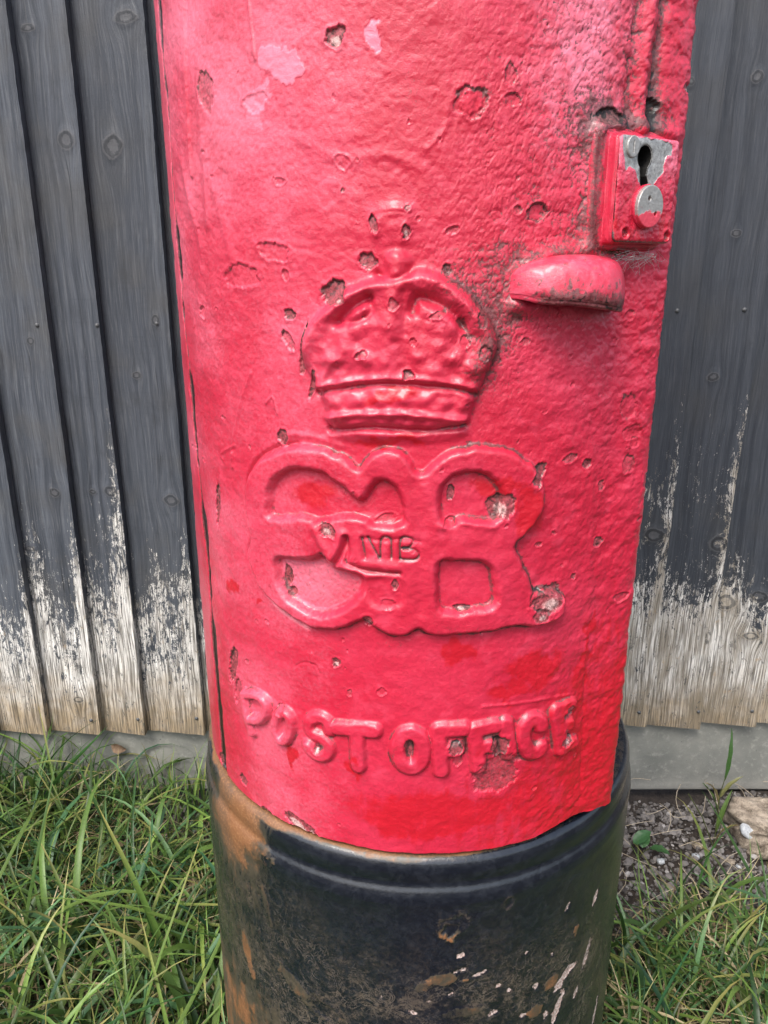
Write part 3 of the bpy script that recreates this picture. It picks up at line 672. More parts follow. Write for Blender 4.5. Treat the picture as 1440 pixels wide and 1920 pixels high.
def chip(px, py, rx, ry, ang=0.0, depth=0.0009, kind='old', ring=0.8, irr=0.5, seed=0):
    s0, z0 = (float(v) for v in surf(px, py))
    # pixel size on the surface here
    sa, _ = surf(px + 1, py); _, zb_ = surf(px, py - 1); kx, kz = abs(float(sa) - s0), abs(float(zb_) - z0)
    q = np.array([[s0, z0]]); w = window(q, max(rx * kx, ry * kz) * 2.2 + 0.002); s_, z_ = S[w] - s0, Z[w] - z0
    if s_.size == 0: return
    c, s = math.cos(ang), math.sin(ang); a = s_ / kx; b = z_ / kz
    a, b = (a * c + b * s) / rx, (-a * s + b * c) / ry
    rr = np.hypot(a, b); th = np.arctan2(b, a)
    d = rr + 0.35 * irr * (fbm(S[w], Z[w], 330, 3, 25) - 0.5) * 1.6 + irr * (fbm(np.cos(th) * 1.1 + px, np.sin(th) * 1.1 + py, 1.3, 3, seed) - 0.5) * 1.3 + irr * 0.5 * (fbm(S[w], Z[w], 700, 2, 5) - 0.5)
    ins = 1 - sstep(0.86, 1.0, d)
    H[w] -= depth * ins; H[w] += 0.00030 * np.exp(-((d - 1.15) / 0.16) ** 2)
    H[w] += ins * 0.0007 * (fbm(S[w], Z[w], 420, 3, 8) - 0.5)
    rim = np.exp(-((d - 0.92) / 0.13) ** 2) * (0.6 + 0.7 * sstep(-0.3, 0.8, b))
    A['dirt_shade'][w] += ring * 0.85 * rim * (0.55 + 0.9 * fbm(S[w], Z[w], 380, 2, 15))
    if kind == 'old': A['old'][w] = np.maximum(A['old'][w], ins * (0.2 + 0.4 * ((seed * 37) % 10) / 10))
    if kind == 'dark': A['old'][w] = np.maximum(A['old'][w], ins * 0.9); A['dirt_shade'][w] += 0.30 * ins * sstep(-0.5, 0.6, b)
    if kind == 'white': A['old'][w] = np.maximum(A['old'][w], ins * 0.8); A['white'][w] = np.maximum(A['white'][w], (1 - sstep(0.2, 0.9, np.hypot(a, b + 0.3))) * 0.62)
    if kind == 'pale': A['pale'][w] = np.maximum(A['pale'][w], ins * 0.9)
    A['rough'][w] += ins * 0.4
CH = [(628,70,20,22,0,.0012,'white'),(387,175,13,42,.1,.0006,'old'),(480,190,22,20,0,.0004,'pale',.3),(883,190,31,29,0,.0010,'none',.9),(884,191,22,21,0,-.0008,'none',.2),(957,140,12,24,.2,.0007,'old'),(962,185,16,13,-.3,.0009,'old'),
 (643,303,15,14,0,.0005,'none',.6),(525,340,10,8,0,.0005,'none',.6),(643,357,4,4,0,.0006,'dark'),(512,472,30,18,-.2,.0007,'none',.55),(452,518,34,22,.1,.0007,'none',.6),(535,516,7,12,.2,.0008,'old'),
 (700,419,8,20,.15,.0012,'dark'),(762,434,9,15,-.2,.0012,'white'),(764,391,6,6,0,.0006,'dark'),(690,490,17,17,0,.0014,'dark'),(692,504,6,5,0,.0004,'white',.2),(628,549,27,21,.15,.0017,'dark'),(641,562,12,9,.3,.0006,'white',.3),(543,590,11,12,0,.0011,'dark'),
 (540,637,9,22,.4,.0010,'old'),(571,660,6,46,-.15,.0012,'dark'),(588,720,6,30,-.3,.0010,'dark'),(683,664,12,8,.3,.0009,'old'),(767,700,11,9,0,.0014,'dark'),(776,640,7,7,0,.0008,'old'),(740,570,10,12,0,.0006,'old'),(848,432,14,8,.3,.0007,'old'),(838,505,8,10,0,.0008,'dark'),
 (1009,396,18,17,0,.0016,'old'),(970,395,8,9,0,.0006,'old'),(1146,220,26,16,.1,.0014,'dark'),(1224,196,14,13,0,.0018,'dark'),(1180,760,17,24,.2,.0007,'none',.7),(1185,812,18,14,0,.0005,'none',.4),(1101,870,8,9,0,.0011,'dark'),(1070,860,12,9,0,.0005,'old'),(1180,870,12,18,0,.0005,'old'),
 (530,820,10,14,0,.0010,'dark'),(935,945,23,24,0,.0010,'white'),(845,922,8,13,0,.0010,'dark'),(842,975,12,8,.4,.0008,'old'),(622,988,17,12,-.6,.0012,'white'),(612,1040,9,12,0,.0010,'dark'),(726,970,18,8,.1,.0006,'old'),
 (742,1090,6,11,0,.0010,'dark'),(730,1128,14,9,0,.0005,'none',.5),(693,1158,12,13,0,.0012,'white'),(550,1108,8,8,0,.0012,'dark'),(540,1080,8,20,0,.0008,'dark'),
 (1010,885,12,24,-.5,.0012,'dark'),(1025,1120,30,24,0,.0010,'white'),(1008,1148,14,12,0,.0006,'white'),(865,1138,16,6,0,.0008,'white'),(1164,1120,13,8,0,.0012,'old'),(630,1243,9,9,0,.0011,'white'),(437,1248,7,34,-.15,.0016,'dark'),(447,1295,6,26,-.2,.0012,'old'),(409,945,4,42,-.1,.0011,'dark'),(380,585,5,12,0,.0009,'old'),
 (655,1300,6,7,0,.0006,'old'),(716,1297,9,7,0,.0006,'none',.5),(530,1328,9,9,0,.0007,'old'),(925,1450,50,32,.2,.0009,'old',.35),(935,1395,16,20,0,.0012,'dark'),(767,1400,9,18,0,.0009,'dark'),(852,1400,13,12,0,.0011,'dark'),(858,1425,9,11,0,.0008,'old'),
 (1058,1385,10,9,0,.0010,'white'),(597,1403,7,8,0,.0007,'white'),(1065,1330,8,10,0,.0008,'white'),(560,1545,38,13,-.45,.0009,'white',.4),(585,1560,12,7,-.4,.0004,'white',.1),(1290,165,8,9,0,.0007,'white',.3),(1355,95,5,5,0,.0005,'pale',.3),
 (1120,1015,8,9,0,.0007,'dark'),(1128,910,6,10,0,.0007,'old'),(1215,900,8,14,0,.0006,'old'),(1190,830,10,9,0,.0006,'none',.5),(1175,300,6,6,0,.0006,'old'),(985,640,9,7,0,.0006,'old'),(1000,1120,14,20,0,.0006,'old'),(418,1428,6,12,-.2,.0014,'dark'),(456,1462,6,9,0,.0012,'dark'),(500,1520,9,5,0,.0012,'dark'),
 (1075,1080,5,6,0,.0006,'dark'),(1010,1020,7,5,0,.0006,'old'),(1150,640,7,7,0,.0006,'none',.6),(1180,590,10,10,0,.0005,'none',.5),(870,640,10,12,0,.0007,'old'),(820,590,16,7,.3,.0006,'old'),(900,600,10,14,.3,.0008,'old'),(905,660,12,14,0,.0007,'old')]
for i, c in enumerate(CH):
    c = list(c); 
    while len(c) < 8: c.append(0.8)
    chip(*c, seed=i)
# bleached patches
def patch(px, py, rx, ry, amp, hole=0.0, key='pale'):
    b = blob(px, py, rx, ry); n = fbm(S, Z, 90, 4, int(px)) - 0.5
    m_ = sstep(0.42, 0.52, b + 0.7 * n * (b > 0.05)); A[key] = np.maximum(A[key], amp * m_); return m_
m_ = patch(520, 124, 58, 30, 0.95); H[:] += 0.0003 * m_
patch(482, 195, 26, 26, 0.7); m_ = patch(702, 55, 27, 30, 0.9); H[:] -= 0.0004 * m_
# random small pits
prs = np.random.default_rng(3)
for i in range(130):
    px = prs.uniform(340, 1230); py = prs.uniform(0, 1560)
    if px < 900 and prs.random() < 0.6: continue
    chip(px, py, prs.uniform(2, 5), prs.uniform(2, 5), prs.uniform(0, 3), prs.uniform(.0002, .0006), prs.choice(['old', 'none', 'none', 'old']), 0.7, 0.6, i + 300)
# rough raw patch on the floor of the lower left counter
w = window(HO[1], 0.0); dm = sdf(HO[1], S[w], Z[w]); m_ = 1 - sstep(-0.003, -0.001, dm)
H[w] += m_ * (-0.0009 + 0.0008 * (fbm(S[w], Z[w], 520, 3, 9) - 0.5)); A['old'][w] = np.maximum(A['old'][w], 0.36 * m_); A['pale'][w] += 0.2 * m_; A['rough'][w] += 0.5 * m_
# worn lower hem
hem = sstep(0.006, 0.0, Z - ZB); A['dirt_shade'] += 0.5 * hem * fbm(S, Z, 60, 3, 77); A['rough'] += 0.12 + 0.25 * crack_zone + 0.12 * fbm(S, Z, 30, 3, 78)

# --- mesh from the height field
zbase = ZB + 0.005 * np.exp(-((S1 / R0 - rad(34)) / rad(8)) ** 2) + (fbm(S1, S1 * 0, 90, 3, 12) - 0.5) * 0.0022
ZZ = Z + (zbase - ZB)[None, :] * (1 - sstep(ZB, ZB + 0.03, Z))
X3, Y3, _ = P3(S, ZZ, H); PV = np.stack([X3, Y3, ZZ], -1)
du = np.gradient(PV, axis=1); dv = np.gradient(PV, axis=0); NN = np.cross(du, dv); NN /= np.linalg.norm(NN, axis=-1, keepdims=True)
WA = np.stack([A['dirt_shade'], A['pale'], A['fresh']], -1).reshape(-1, 3); WB = np.stack([A['white'], A['old'], A['rough']], -1).reshape(-1, 3)
GF = gridfaces(NZ, NS); fl = LAB.reshape(-1)[GF]; fl = np.where((fl > 0).sum(1) >= 3, np.max(fl, 1), 0)
left_strip = (dcr.reshape(-1)[GF].mean(1) < 0); fl = np.where(left_strip, 50, fl)
def part_from(mask, name, label=None):
    f = GF[mask]; ids, inv = np.unique(f.ravel(), return_inverse=True)
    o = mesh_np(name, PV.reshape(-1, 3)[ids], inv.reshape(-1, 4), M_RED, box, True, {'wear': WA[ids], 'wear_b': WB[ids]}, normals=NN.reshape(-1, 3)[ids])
    if label: o['label'] = label
    return o
part_from(fl == 0, 'door')
part_from(fl == 50, 'door_frame')
part_from(fl == 3, 'crown', 'raised royal crown cast on the door')
part_from(fl == 1, 'letter', 'raised letter G of the cypher, with small VI inside')
part_from(fl == 2, 'letter', 'raised letter R of the cypher')
for i, ch in enumerate(names):
    if (fl == 10 + i).any(): part_from(fl == 10 + i, 'letter', 'raised %s in %s' % (ch, 'POST' if i < 4 else 'OFFICE'))
# --- rest of the body: edge wall, back, upper part, underside, cap
def red_mesh(name, V, Fc, rough=0.3, dirt_shade=0.0, pale=0.1, smooth=True, parent=box):
    V = np.asarray(V, float); n = len(V)
    return mesh_np(name, V, Fc, M_RED, parent, smooth, {'wear': np.tile([[dirt_shade, pale, 0.2]], (n, 1)), 'wear_b': np.tile([[0, 0, rough]], (n, 1))})
ez = Z1[::6]; e0 = PV[::6, -1]
a1 = PH1; rows = []
for k in range(len(ez)):
    p = e0[k]; q = np.array([0.184 * math.sin(a1 + 0.02), -0.184 * math.cos(a1 + 0.02), p[2]]); rows.append([p * [0.9995, 0.9995, 1], p * 0.5 + q * 0.5, q])
rows = np.array(rows); rows[..., 2] = e0[:, 2][:, None]
red_mesh('door_edge', rows.reshape(-1, 3), gridfaces(len(ez), 3), pale=0.2)
ph = np.radians(np.linspace(46, 360 - 77, 60)); rb = 0.1845 + 0.0145 * sstep(rad(250), rad(278), ph)
zz = np.array([ZB + 0.002, 0.6, 0.8, 1.0, 1.075, 1.14, 1.30])
V = np.stack([np.stack([rb * np.sin(ph), -rb * np.cos(ph), np.full_like(ph, q)], -1) for q in zz]); red_mesh('body', V.reshape(-1, 3), gridfaces(len(zz), len(ph)))
ph = np.radians(np.linspace(-77.5, 46.5, 50)); V = np.stack([np.stack([0.197 * np.sin(ph), -0.197 * np.cos(ph), np.full_like(ph, q)], -1) for q in (1.0755, 1.15, 1.30)])
V[0] = np.stack([0.199 * np.sin(ph), -0.199 * np.cos(ph), np.full_like(ph, 1.0735)], -1)
red_mesh('upper_body', V.reshape(-1, 3), gridfaces(3, len(ph)))
pa = np.radians(np.linspace(0, 360, 73)); prof = [(0.12, 1.295), (0.205, 1.295), (0.222, 1.30), (0.226, 1.315), (0.220, 1.33), (0.17, 1.352), (0.10, 1.366), (0.0005, 1.37)]
V = np.stack([np.stack([r * np.sin(pa), -r * np.cos(pa), np.full_like(pa, q)], -1) for r, q in prof]); red_mesh('cap', V.reshape(-1, 3), gridfaces(len(prof), len(pa)))
# underside lip of the door
lipP = []
for j in range(0, NS, 4):
    p = PV[0, j]; rr = math.hypot(p[0], p[1]); lipP.append([p, p * [(rr - 0.006) / rr, (rr - 0.006) / rr, 1], p * [(rr - 0.012) / rr, (rr - 0.012) / rr, 1] + [0, 0, 0.02]])
V = np.array(lipP).transpose(1, 0, 2)[::-1]; red_mesh('door_hem', V.reshape(-1, 3), gridfaces(3, V.shape[1]), dirt_shade=0.6)

# ------------------------------------------------------------------ pull handle (cast hood)
def frame_at(px, py, az=None):
    s, z = surf(px, py); p = np.array(P3(np.array(float(s)), np.array(float(z)))).astype(float); phi = float(s) / R0 if az is None else az
    n = np.array([math.sin(phi), -math.cos(phi), 0.0]); t = np.array([math.cos(phi), math.sin(phi), 0.0]); return p, t, n, float(s), float(z)
def build_handle():
    p0, t, n, s0, z0 = frame_at(1062, 525)
    NU, NV = 72, 48
    u = np.linspace(-1, 1, NU); V = np.zeros((NV, NU, 3)); hw = 0.0375
    dirt_shade = np.zeros((NV, NU)); 
    # silhouettes along the width
    prot = 0.030 * np.power(np.clip(1 - np.abs(u) ** 3.2, 0, 1), 0.55) * (0.72 + 0.28 * sstep(-1, 0.4, u))
    topz = 0.0135 * np.sqrt(np.clip(1 - np.abs(u) ** 2.6, 0, 1)) + 0.001 + 0.0015 * u
    lipz = -0.0135 - 0.0055 * sstep(-0.6, 1, u) + 0.003 * (1 - sstep(-1, -0.6, u))
    for j in range(NV):
        q = j / (NV - 1)
        if q < 0.62:                       # outer skin, from the wall over the top and down to the lip
            a = q / 0.62 * rad(112)
            out = prot * np.sin(np.minimum(a, rad(90))) * (1 if a < rad(90) else 1.0) - (max(0, a - rad(90)) * 0.004 * prot / 0.03)
            zz_ = topz * np.cos(np.minimum(a, rad(90))) ** 0.8 + (lipz + 0.003) * sstep(0.35, 1.0, q / 0.62)
        elif q < 0.76:                     # rolled lip
            b = (q - 0.62) / 0.14 * math.pi
            out = prot * 0.985 - 0.0035 * (1 - math.cos(b)) * prot / 0.03; zz_ = lipz + 0.003 - 0.0028 * math.sin(b)
        else:                              # hollow inside
            c = (q - 0.76) / 0.24; out = (prot - 0.007 * prot / 0.03) * (1 - c) - 0.004 * c; zz_ = lipz + 0.003 + 0.010 * math.sin(c * math.pi * 0.5)
        wall = P3(s0 + u * hw, z0 + zz_)
        base = np.stack([wall[0], wall[1], z0 + zz_ + 0 * u], -1)
        V[j] = base + n * (out - 0.001)[:, None]
        dirt_shade[j] = 0.0 if q < 0.36 else 0.95 * sstep(0.37, 0.54, q)
    f = fbm(np.arange(NU)[None] * 0.05 + np.zeros((NV, 1)), np.arange(NV)[:, None] * 0.05 + np.zeros((1, NU)), 3, 3, 4) - 0.5
    V += n * (f * 0.0022)[..., None]
    left = sstep(-0.55, -0.9, u)[None, :]
    dirt_shade = dirt_shade * (1 - 0.8 * left) * (1 + 0 * f)
    fl_ = (fbm(np.arange(NU)[None] * 0.2 + np.zeros((NV, 1)), np.arange(NV)[:, None] * 0.2 + np.zeros((1, NU)), 3, 3, 9))
    dirt_shade += 0.55 * sstep(0.60, 0.68, fl_)
    wa = np.stack([dirt_shade, 0.38 + 0.3 * f, 0 * f], -1).reshape(-1, 3); wb = np.stack([0 * f, 0 * f, 0.15 + 0 * f], -1).reshape(-1, 3)
    mesh_np('pull_handle', V.reshape(-1, 3), gridfaces(NV, NU)[:, ::-1], M_RED, box, True, {'wear': wa, 'wear_b': wb})
build_handle()

# ------------------------------------------------------------------ lock
def curve_plate(name, outline_pts, hole_list, depth, mat, M, parent, bevel=0.0):
    cu = bpy.data.curves.new(name, 'CURVE'); cu.dimensions = '2D'; cu.fill_mode = 'BOTH'; cu.extrude = depth / 2; cu.bevel_depth = bevel; cu.bevel_resolution = 2
    for pts in [outline_pts] + hole_list:
        sp = cu.splines.new('POLY'); sp.points.add(len(pts) - 1)
        for k, p in enumerate(pts): sp.points[k].co = (p[0], p[1], 0, 1)
        sp.use_cyclic_u = True
    tmp = bpy.data.objects.new('tmp', cu); C.objects.link(tmp)
    dg = bpy.context.evaluated_depsgraph_get(); me = bpy.data.meshes.new_from_object(tmp.evaluated_get(dg))
    bpy.data.objects.remove(tmp); me.name = name; me.materials.clear(); me.materials.append(mat)
    me.transform(Matrix.Translation((0, 0, depth / 2)))
    me.transform(M)
    return link(bpy.data.objects.new(name, me), parent)
def rrect(w, h, r, n=5):
    out = []
    for cx, cy, a0 in ((w / 2 - r, h / 2 - r, 0), (-w / 2 + r, h / 2 - r, 90), (-w / 2 + r, -h / 2 + r, 180), (w / 2 - r, -h / 2 + r, 270)):
        for k in range(n + 1): a = rad(a0 + 90 * k / n); out.append((cx + r * math.cos(a), cy + r * math.sin(a)))
    return out
def circ(cx, cy, r, n=18, ry=None): return [(cx + r * math.cos(2 * math.pi * k / n), cy + (ry or r) * math.sin(2 * math.pi * k / n)) for k in range(n)]
LAZ = rad(33)
ln = np.array([math.sin(LAZ), -math.cos(LAZ), 0]); lt = np.array([math.cos(LAZ), math.sin(LAZ), 0])
# plate centre: ray through its centre pixel met with the plane of the plate
X_, fw_, up_ = ray(1213, 358); dvec = np.array([float(X_), float(fw_), float(up_)])
PLATE_D = 0.2125                     # distance of the plate face from the axis along its normal
tt = (PLATE_D - np.array(CAM[:2] + (0,)) @ ln) / (dvec @ ln); LC = np.array(CAM) + dvec * tt
def plate_px(u, v):                  # pixel -> plate coordinates
    X_, fw_, up_ = ray(u, v); d_ = np.array([float(X_), float(fw_), float(up_)]); t_ = (PLATE_D - np.array(CAM[:2] + (0,)) @ ln) / (d_ @ ln)
    p = np.array(CAM) + d_ * t_ - LC; return float(p @ lt), float(p[2])
ML = Matrix(((lt[0], 0, ln[0], LC[0]), (lt[1], 0, ln[1], LC[1]), (0, 1, 0, LC[2]), (0, 0, 0, 1)))
tl, tr, bl, br = plate_px(1172, 256), plate_px(1277, 267), plate_px(1150, 452), plate_px(1260, 464)
PW = ((tr[0] - tl[0]) + (br[0] - bl[0])) / 2; PH = ((tl[1] - bl[1]) + (tr[1] - br[1])) / 2
print('plate', tl, tr, bl, br, PW, PH, LC)
# lock case (block with sides), red painted, goes back into the wall
lock = None
def lock_case():
    global lock
    def ring(w, h, cx, d, r, n=4): return [np.array([cx + a, b, d]) for a, b in rrect(w, h, r, n)]
    rings = [ring(PW + 0.011, PH + 0.010, -0.0045, -0.040, 0.004), ring(PW + 0.011, PH + 0.010, -0.0045, -0.0115, 0.004), ring(PW + 0.009, PH + 0.007, -0.004, -0.0095, 0.004), ring(PW + 0.004, PH + 0.005, -0.0015, -0.0088, 0.003),
             ring(PW + 0.002, PH + 0.002, 0, -0.0080, 0.003), ring(PW + 0.0012, PH + 0.0012, 0, -0.0030, 0.003), ring(PW - 0.001, PH - 0.001, 0, -0.0016, 0.003)]
    # subdivide for lumpy paint
    R_ = np.array(rings); n = R_.shape[1]; dense = []
    for a, b in zip(R_[:-1], R_[1:]):
        for q in np.linspace(0, 1, 6, endpoint=False): dense.append(a * (1 - q) + b * q)
    dense.append(R_[-1]); D = np.array(dense)
    # densify round
    idx = np.linspace(0, n, 201)[:-1]; i0 = np.floor(idx).astype(int) % n; fr = (idx % 1)[None, :, None]
    D = D[:, i0] * (1 - fr) + D[:, (i0 + 1) % n] * fr
    nz = fbm(D[..., 0] + D[..., 2] * 0.6, D[..., 1] + D[..., 2], 170, 3, 3) - 0.5
    D += (np.array([-0.5, 0, 0.8]) * nz[..., None] * 0.0034) * (D[..., 2:3] < -0.002)
    D = np.concatenate([D, D[:, :1]], 1)
    P = LC + D[..., 0:1] * lt + D[..., 2:3] * ln + D[..., 1:2] * np.array([0, 0, 1.0])
    nr, nc = P.shape[:2]
    side = (D[..., 2] < -0.006)
    leftness = sstep(-PW * 0.45, -PW * 0.55, D[..., 0])
    dirt_shade = np.where(D[..., 2] < -0.0085, 0.36, 0.14) * (0.4 + 0.6 * leftness) + 0.45 * np.exp(-((D[..., 2] + 0.0097) / 0.0014) ** 2) + 0.2 * np.exp(-((D[..., 2] + 0.0025) / 0.0008) ** 2)
    dirt_shade += (fbm(D[..., 0] + D[..., 2], D[..., 1], 110, 3, 5) - 0.5) * 0.5
    wa = np.stack([dirt_shade, 0.2 + 0 * dirt_shade, 0.35 * (1 - side) + 0 * dirt_shade], -1).reshape(-1, 3); wb = np.stack([0 * dirt_shade, 0 * dirt_shade, 0.1 + 0 * dirt_shade], -1).reshape(-1, 3)
    lock = mesh_np('lock', P.reshape(-1, 3), gridfaces(nr, nc), M_RED, box, True, {'wear': wa, 'wear_b': wb})
lock_case()
# face plate as a fine height field with a keyhole cut through and painted-over rim
def keyhole_pts():
    c = plate_px(1210, 295); b0 = plate_px(1208, 345); r = 0.0082 * 1.0; pts = []
    rr = 0.0058; sw0, sw1 = 0.0026, 0.0036
    for a in np.linspace(-55, 235, 22): pts.append((c[0] + rr * math.cos(rad(a)), c[1] + rr * 1.12 * math.sin(rad(a))))
    pts.append((c[0] - sw0, c[1] - 0.0095))
    pts.append((b0[0] - sw1, b0[1] + 0.003)); 
    for a in np.linspace(200, 340, 6): pts.append((b0[0] + sw1 * math.cos(rad(a)), b0[1] + 0.002 + 0.004 * math.sin(rad(a))))
    pts.append((c[0] + sw0, c[1] - 0.0095))
    return pts
KH = np.array(keyhole_pts())
def lock_plate():
    nx, ny = 210, 260
    ax = np.linspace(-PW / 2, PW / 2, nx); ay = np.linspace(-PH / 2, PH / 2, ny); X, Y = np.meshgrid(ax, ay)
    dk = sdf(KH, X, Y)
    h = 0.0003 * (fbm(X, Y, 160, 3, 6) - 0.5)
    # corner radius and rounded rim
    qx = np.abs(X) - (PW / 2 - 0.003); qy = np.abs(Y) - (PH / 2 - 0.003)
    dr = np.minimum(np.maximum(qx, qy), 0) + np.hypot(np.maximum(qx, 0), np.maximum(qy, 0)) - 0.003
    h -= 0.0013 * np.exp(dr / 0.0009)
    h -= 0.0006 * np.exp(-np.abs(dk) / 0.0006)
    # bare metal on the upper part
    def pp(u, v): return plate_px(u, v)
    bm = catmull(np.array([pp(1171,250),(pp(1200,256)),pp(1240,262),pp(1258,268),pp(1258,290),pp(1246,296),pp(1244,318),pp(1238,330),pp(1226,345),pp(1205,352),pp(1195,340),pp(1190,322),pp(1180,312),pp(1172,318)]), 4)
    dm = sdf(bm, X, Y) + (fbm(X, Y, 260, 3, 3) - 0.5) * 0.0028
    metal = 1 - sstep(-0.0006, 0.0006, dm)
    paint = 1 - metal
    paint = paint * sstep(0.0, 0.002, dk); h += paint * (0.0006 + 0.0011 * (fbm(X, Y, 190, 3, 16) - 0.5) + 0.0005 * (fbm(X, Y, 420, 2, 17) - 0.5))
    dirt_shade = 0 * X
    for (u, v) in ((1171, 437), (1249, 443)):
        c = pp(u, v); d = np.hypot(X - c[0], Y - c[1]); h -= 0.0022 * (1 - sstep(0.0018, 0.0030, d)); h += 0.0004 * np.exp(-((d - 0.0038) / 0.001) ** 2); dirt_shade += 0.5 * (d < 0.0026)
    dirt_shade += 0.7 * sstep(-0.0016, -0.0002, dr) * (Y < -PH * 0.40) + 0.6 * sstep(-0.0012, 0, dr) * (X < 0) * (Y < 0.01)
    hole = 1 - sstep(-0.0009, -0.0003, dk)
    P = LC + X[..., None] * lt + h[..., None] * ln + Y[..., None] * np.array([0, 0, 1.0])
    GFp = gridfaces(ny, nx); mk = dr.reshape(-1)[GFp].max(1) < 0.0002; ho = (dk.reshape(-1)[GFp].mean(1) < 0.0)
    me_metal = metal.reshape(-1)[GFp].mean(1) > 0.5
    GFp0 = GFp
    wa = np.stack([dirt_shade, 0.18 + 0.3 * sstep(0, PH / 3, Y) + 0.2 * fbm(X, Y, 120, 3, 3), 0.5 * sstep(0.01, -PH / 3, Y)], -1).reshape(-1, 3); wb = np.stack([0 * X, 0 * X, 0.0 * X], -1).reshape(-1, 3)
    def mk_obj(mask, name, mat, parent):
        f = GFp[mask]; ids, inv = np.unique(f.ravel(), return_inverse=True)
        return mesh_np(name, P.reshape(-1, 3)[ids], inv.reshape(-1, 4), mat, parent, True, {'wear': wa[ids], 'wear_b': wb[ids]})
    o = mk_obj(mk & ~ho, 'lock_plate', M_RED, lock)
    o.data.materials.append(M_STEEL); f_ = (mk & ~ho)
    o.data.polygons.foreach_set('material_index', me_metal[f_].astype(np.int32)); o['label'] = 'worn silver plate half covered by red paint'
    # dark bottom of the keyhole
    n = len(KH); c0 = KH.mean(0); V = []
    for dd, gg in ((0.0000, 1.05), (-0.0040, 1.05), (-0.011, 1.2)):
        for q in KH: v2 = c0 + (q - c0) * gg; V.append(LC + lt * v2[0] + np.array([0, 0, 1.0]) * v2[1] + ln * dd)
    Fk = [(k_ * n + i, k_ * n + (i + 1) % n, (k_ + 1) * n + (i + 1) % n, (k_ + 1) * n + i) for k_ in range(2) for i in range(n)] + [tuple(range(2 * n, 3 * n))]
    mesh_obj('keyhole', V, Fk, M_DARK, lock)
lock_plate()
def small_plate(u, v, r, ry, holes_px, depth, off, mat, name, slot=False, hr=0.0019):
    c = plate_px(u, v); M = ML @ Matrix.Translation((c[0], c[1], off))
    hl = [circ(plate_px(*h)[0] - c[0], plate_px(*h)[1] - c[1], hr, 12) for h in holes_px]
    if slot: hl = [[(-0.0009, -r * .8), (0.0009, -r * .8), (0.0009, r * .8), (-0.0009, r * .8)]]
    o = curve_plate(name, circ(0, 0, r, 32, ry), hl, depth, mat, M, lock, bevel=0.0007)
    for p in o.data.polygons: p.use_smooth = False
    return o, c
def mat_cover():
    m = NT('cover_metal_and_red'); n = m.noise(m.co, 130, 4, 0.6); n2 = m.noise(m.co, 500, 4)
    z = m.sepz(m.co)[2]
    f = m.step(0.45, 0.55, m.add(m.mul(m.add(float(LC[2]) - 0.012, m.mul(z, -1)), 40.0), m.mul(n, 1.0)))
    col = m.mix(f, m.mix(n2, (0.22, 0.215, 0.21), (0.52, 0.50, 0.47)), (0.62, 0.05, 0.085))
    m.bsdf(col, 0.4, m.bump(m.add(m.mul(f, 0.5), n2), 0.0006, 0.6), metal=m.mul(m.math('SUBTRACT', 1.0, f), 0.5)); return m.m
M_COVER = mat_cover()
small_plate(1209, 388, 0.0106, 0.0112, [(1207, 373), (1218, 402)], 0.0022, 0.0016, M_COVER, 'keyhole_cover', hr=0.0019)
small_plate(1209, 388, 0.0112, 0.0118, [], 0.0012, 0.0002, M_RED, 'cover_backing')
small_plate(1186, 275, 0.0046, 0.0052, [], 0.0004, 0.0001, M_COVER, 'screw', slot=True)

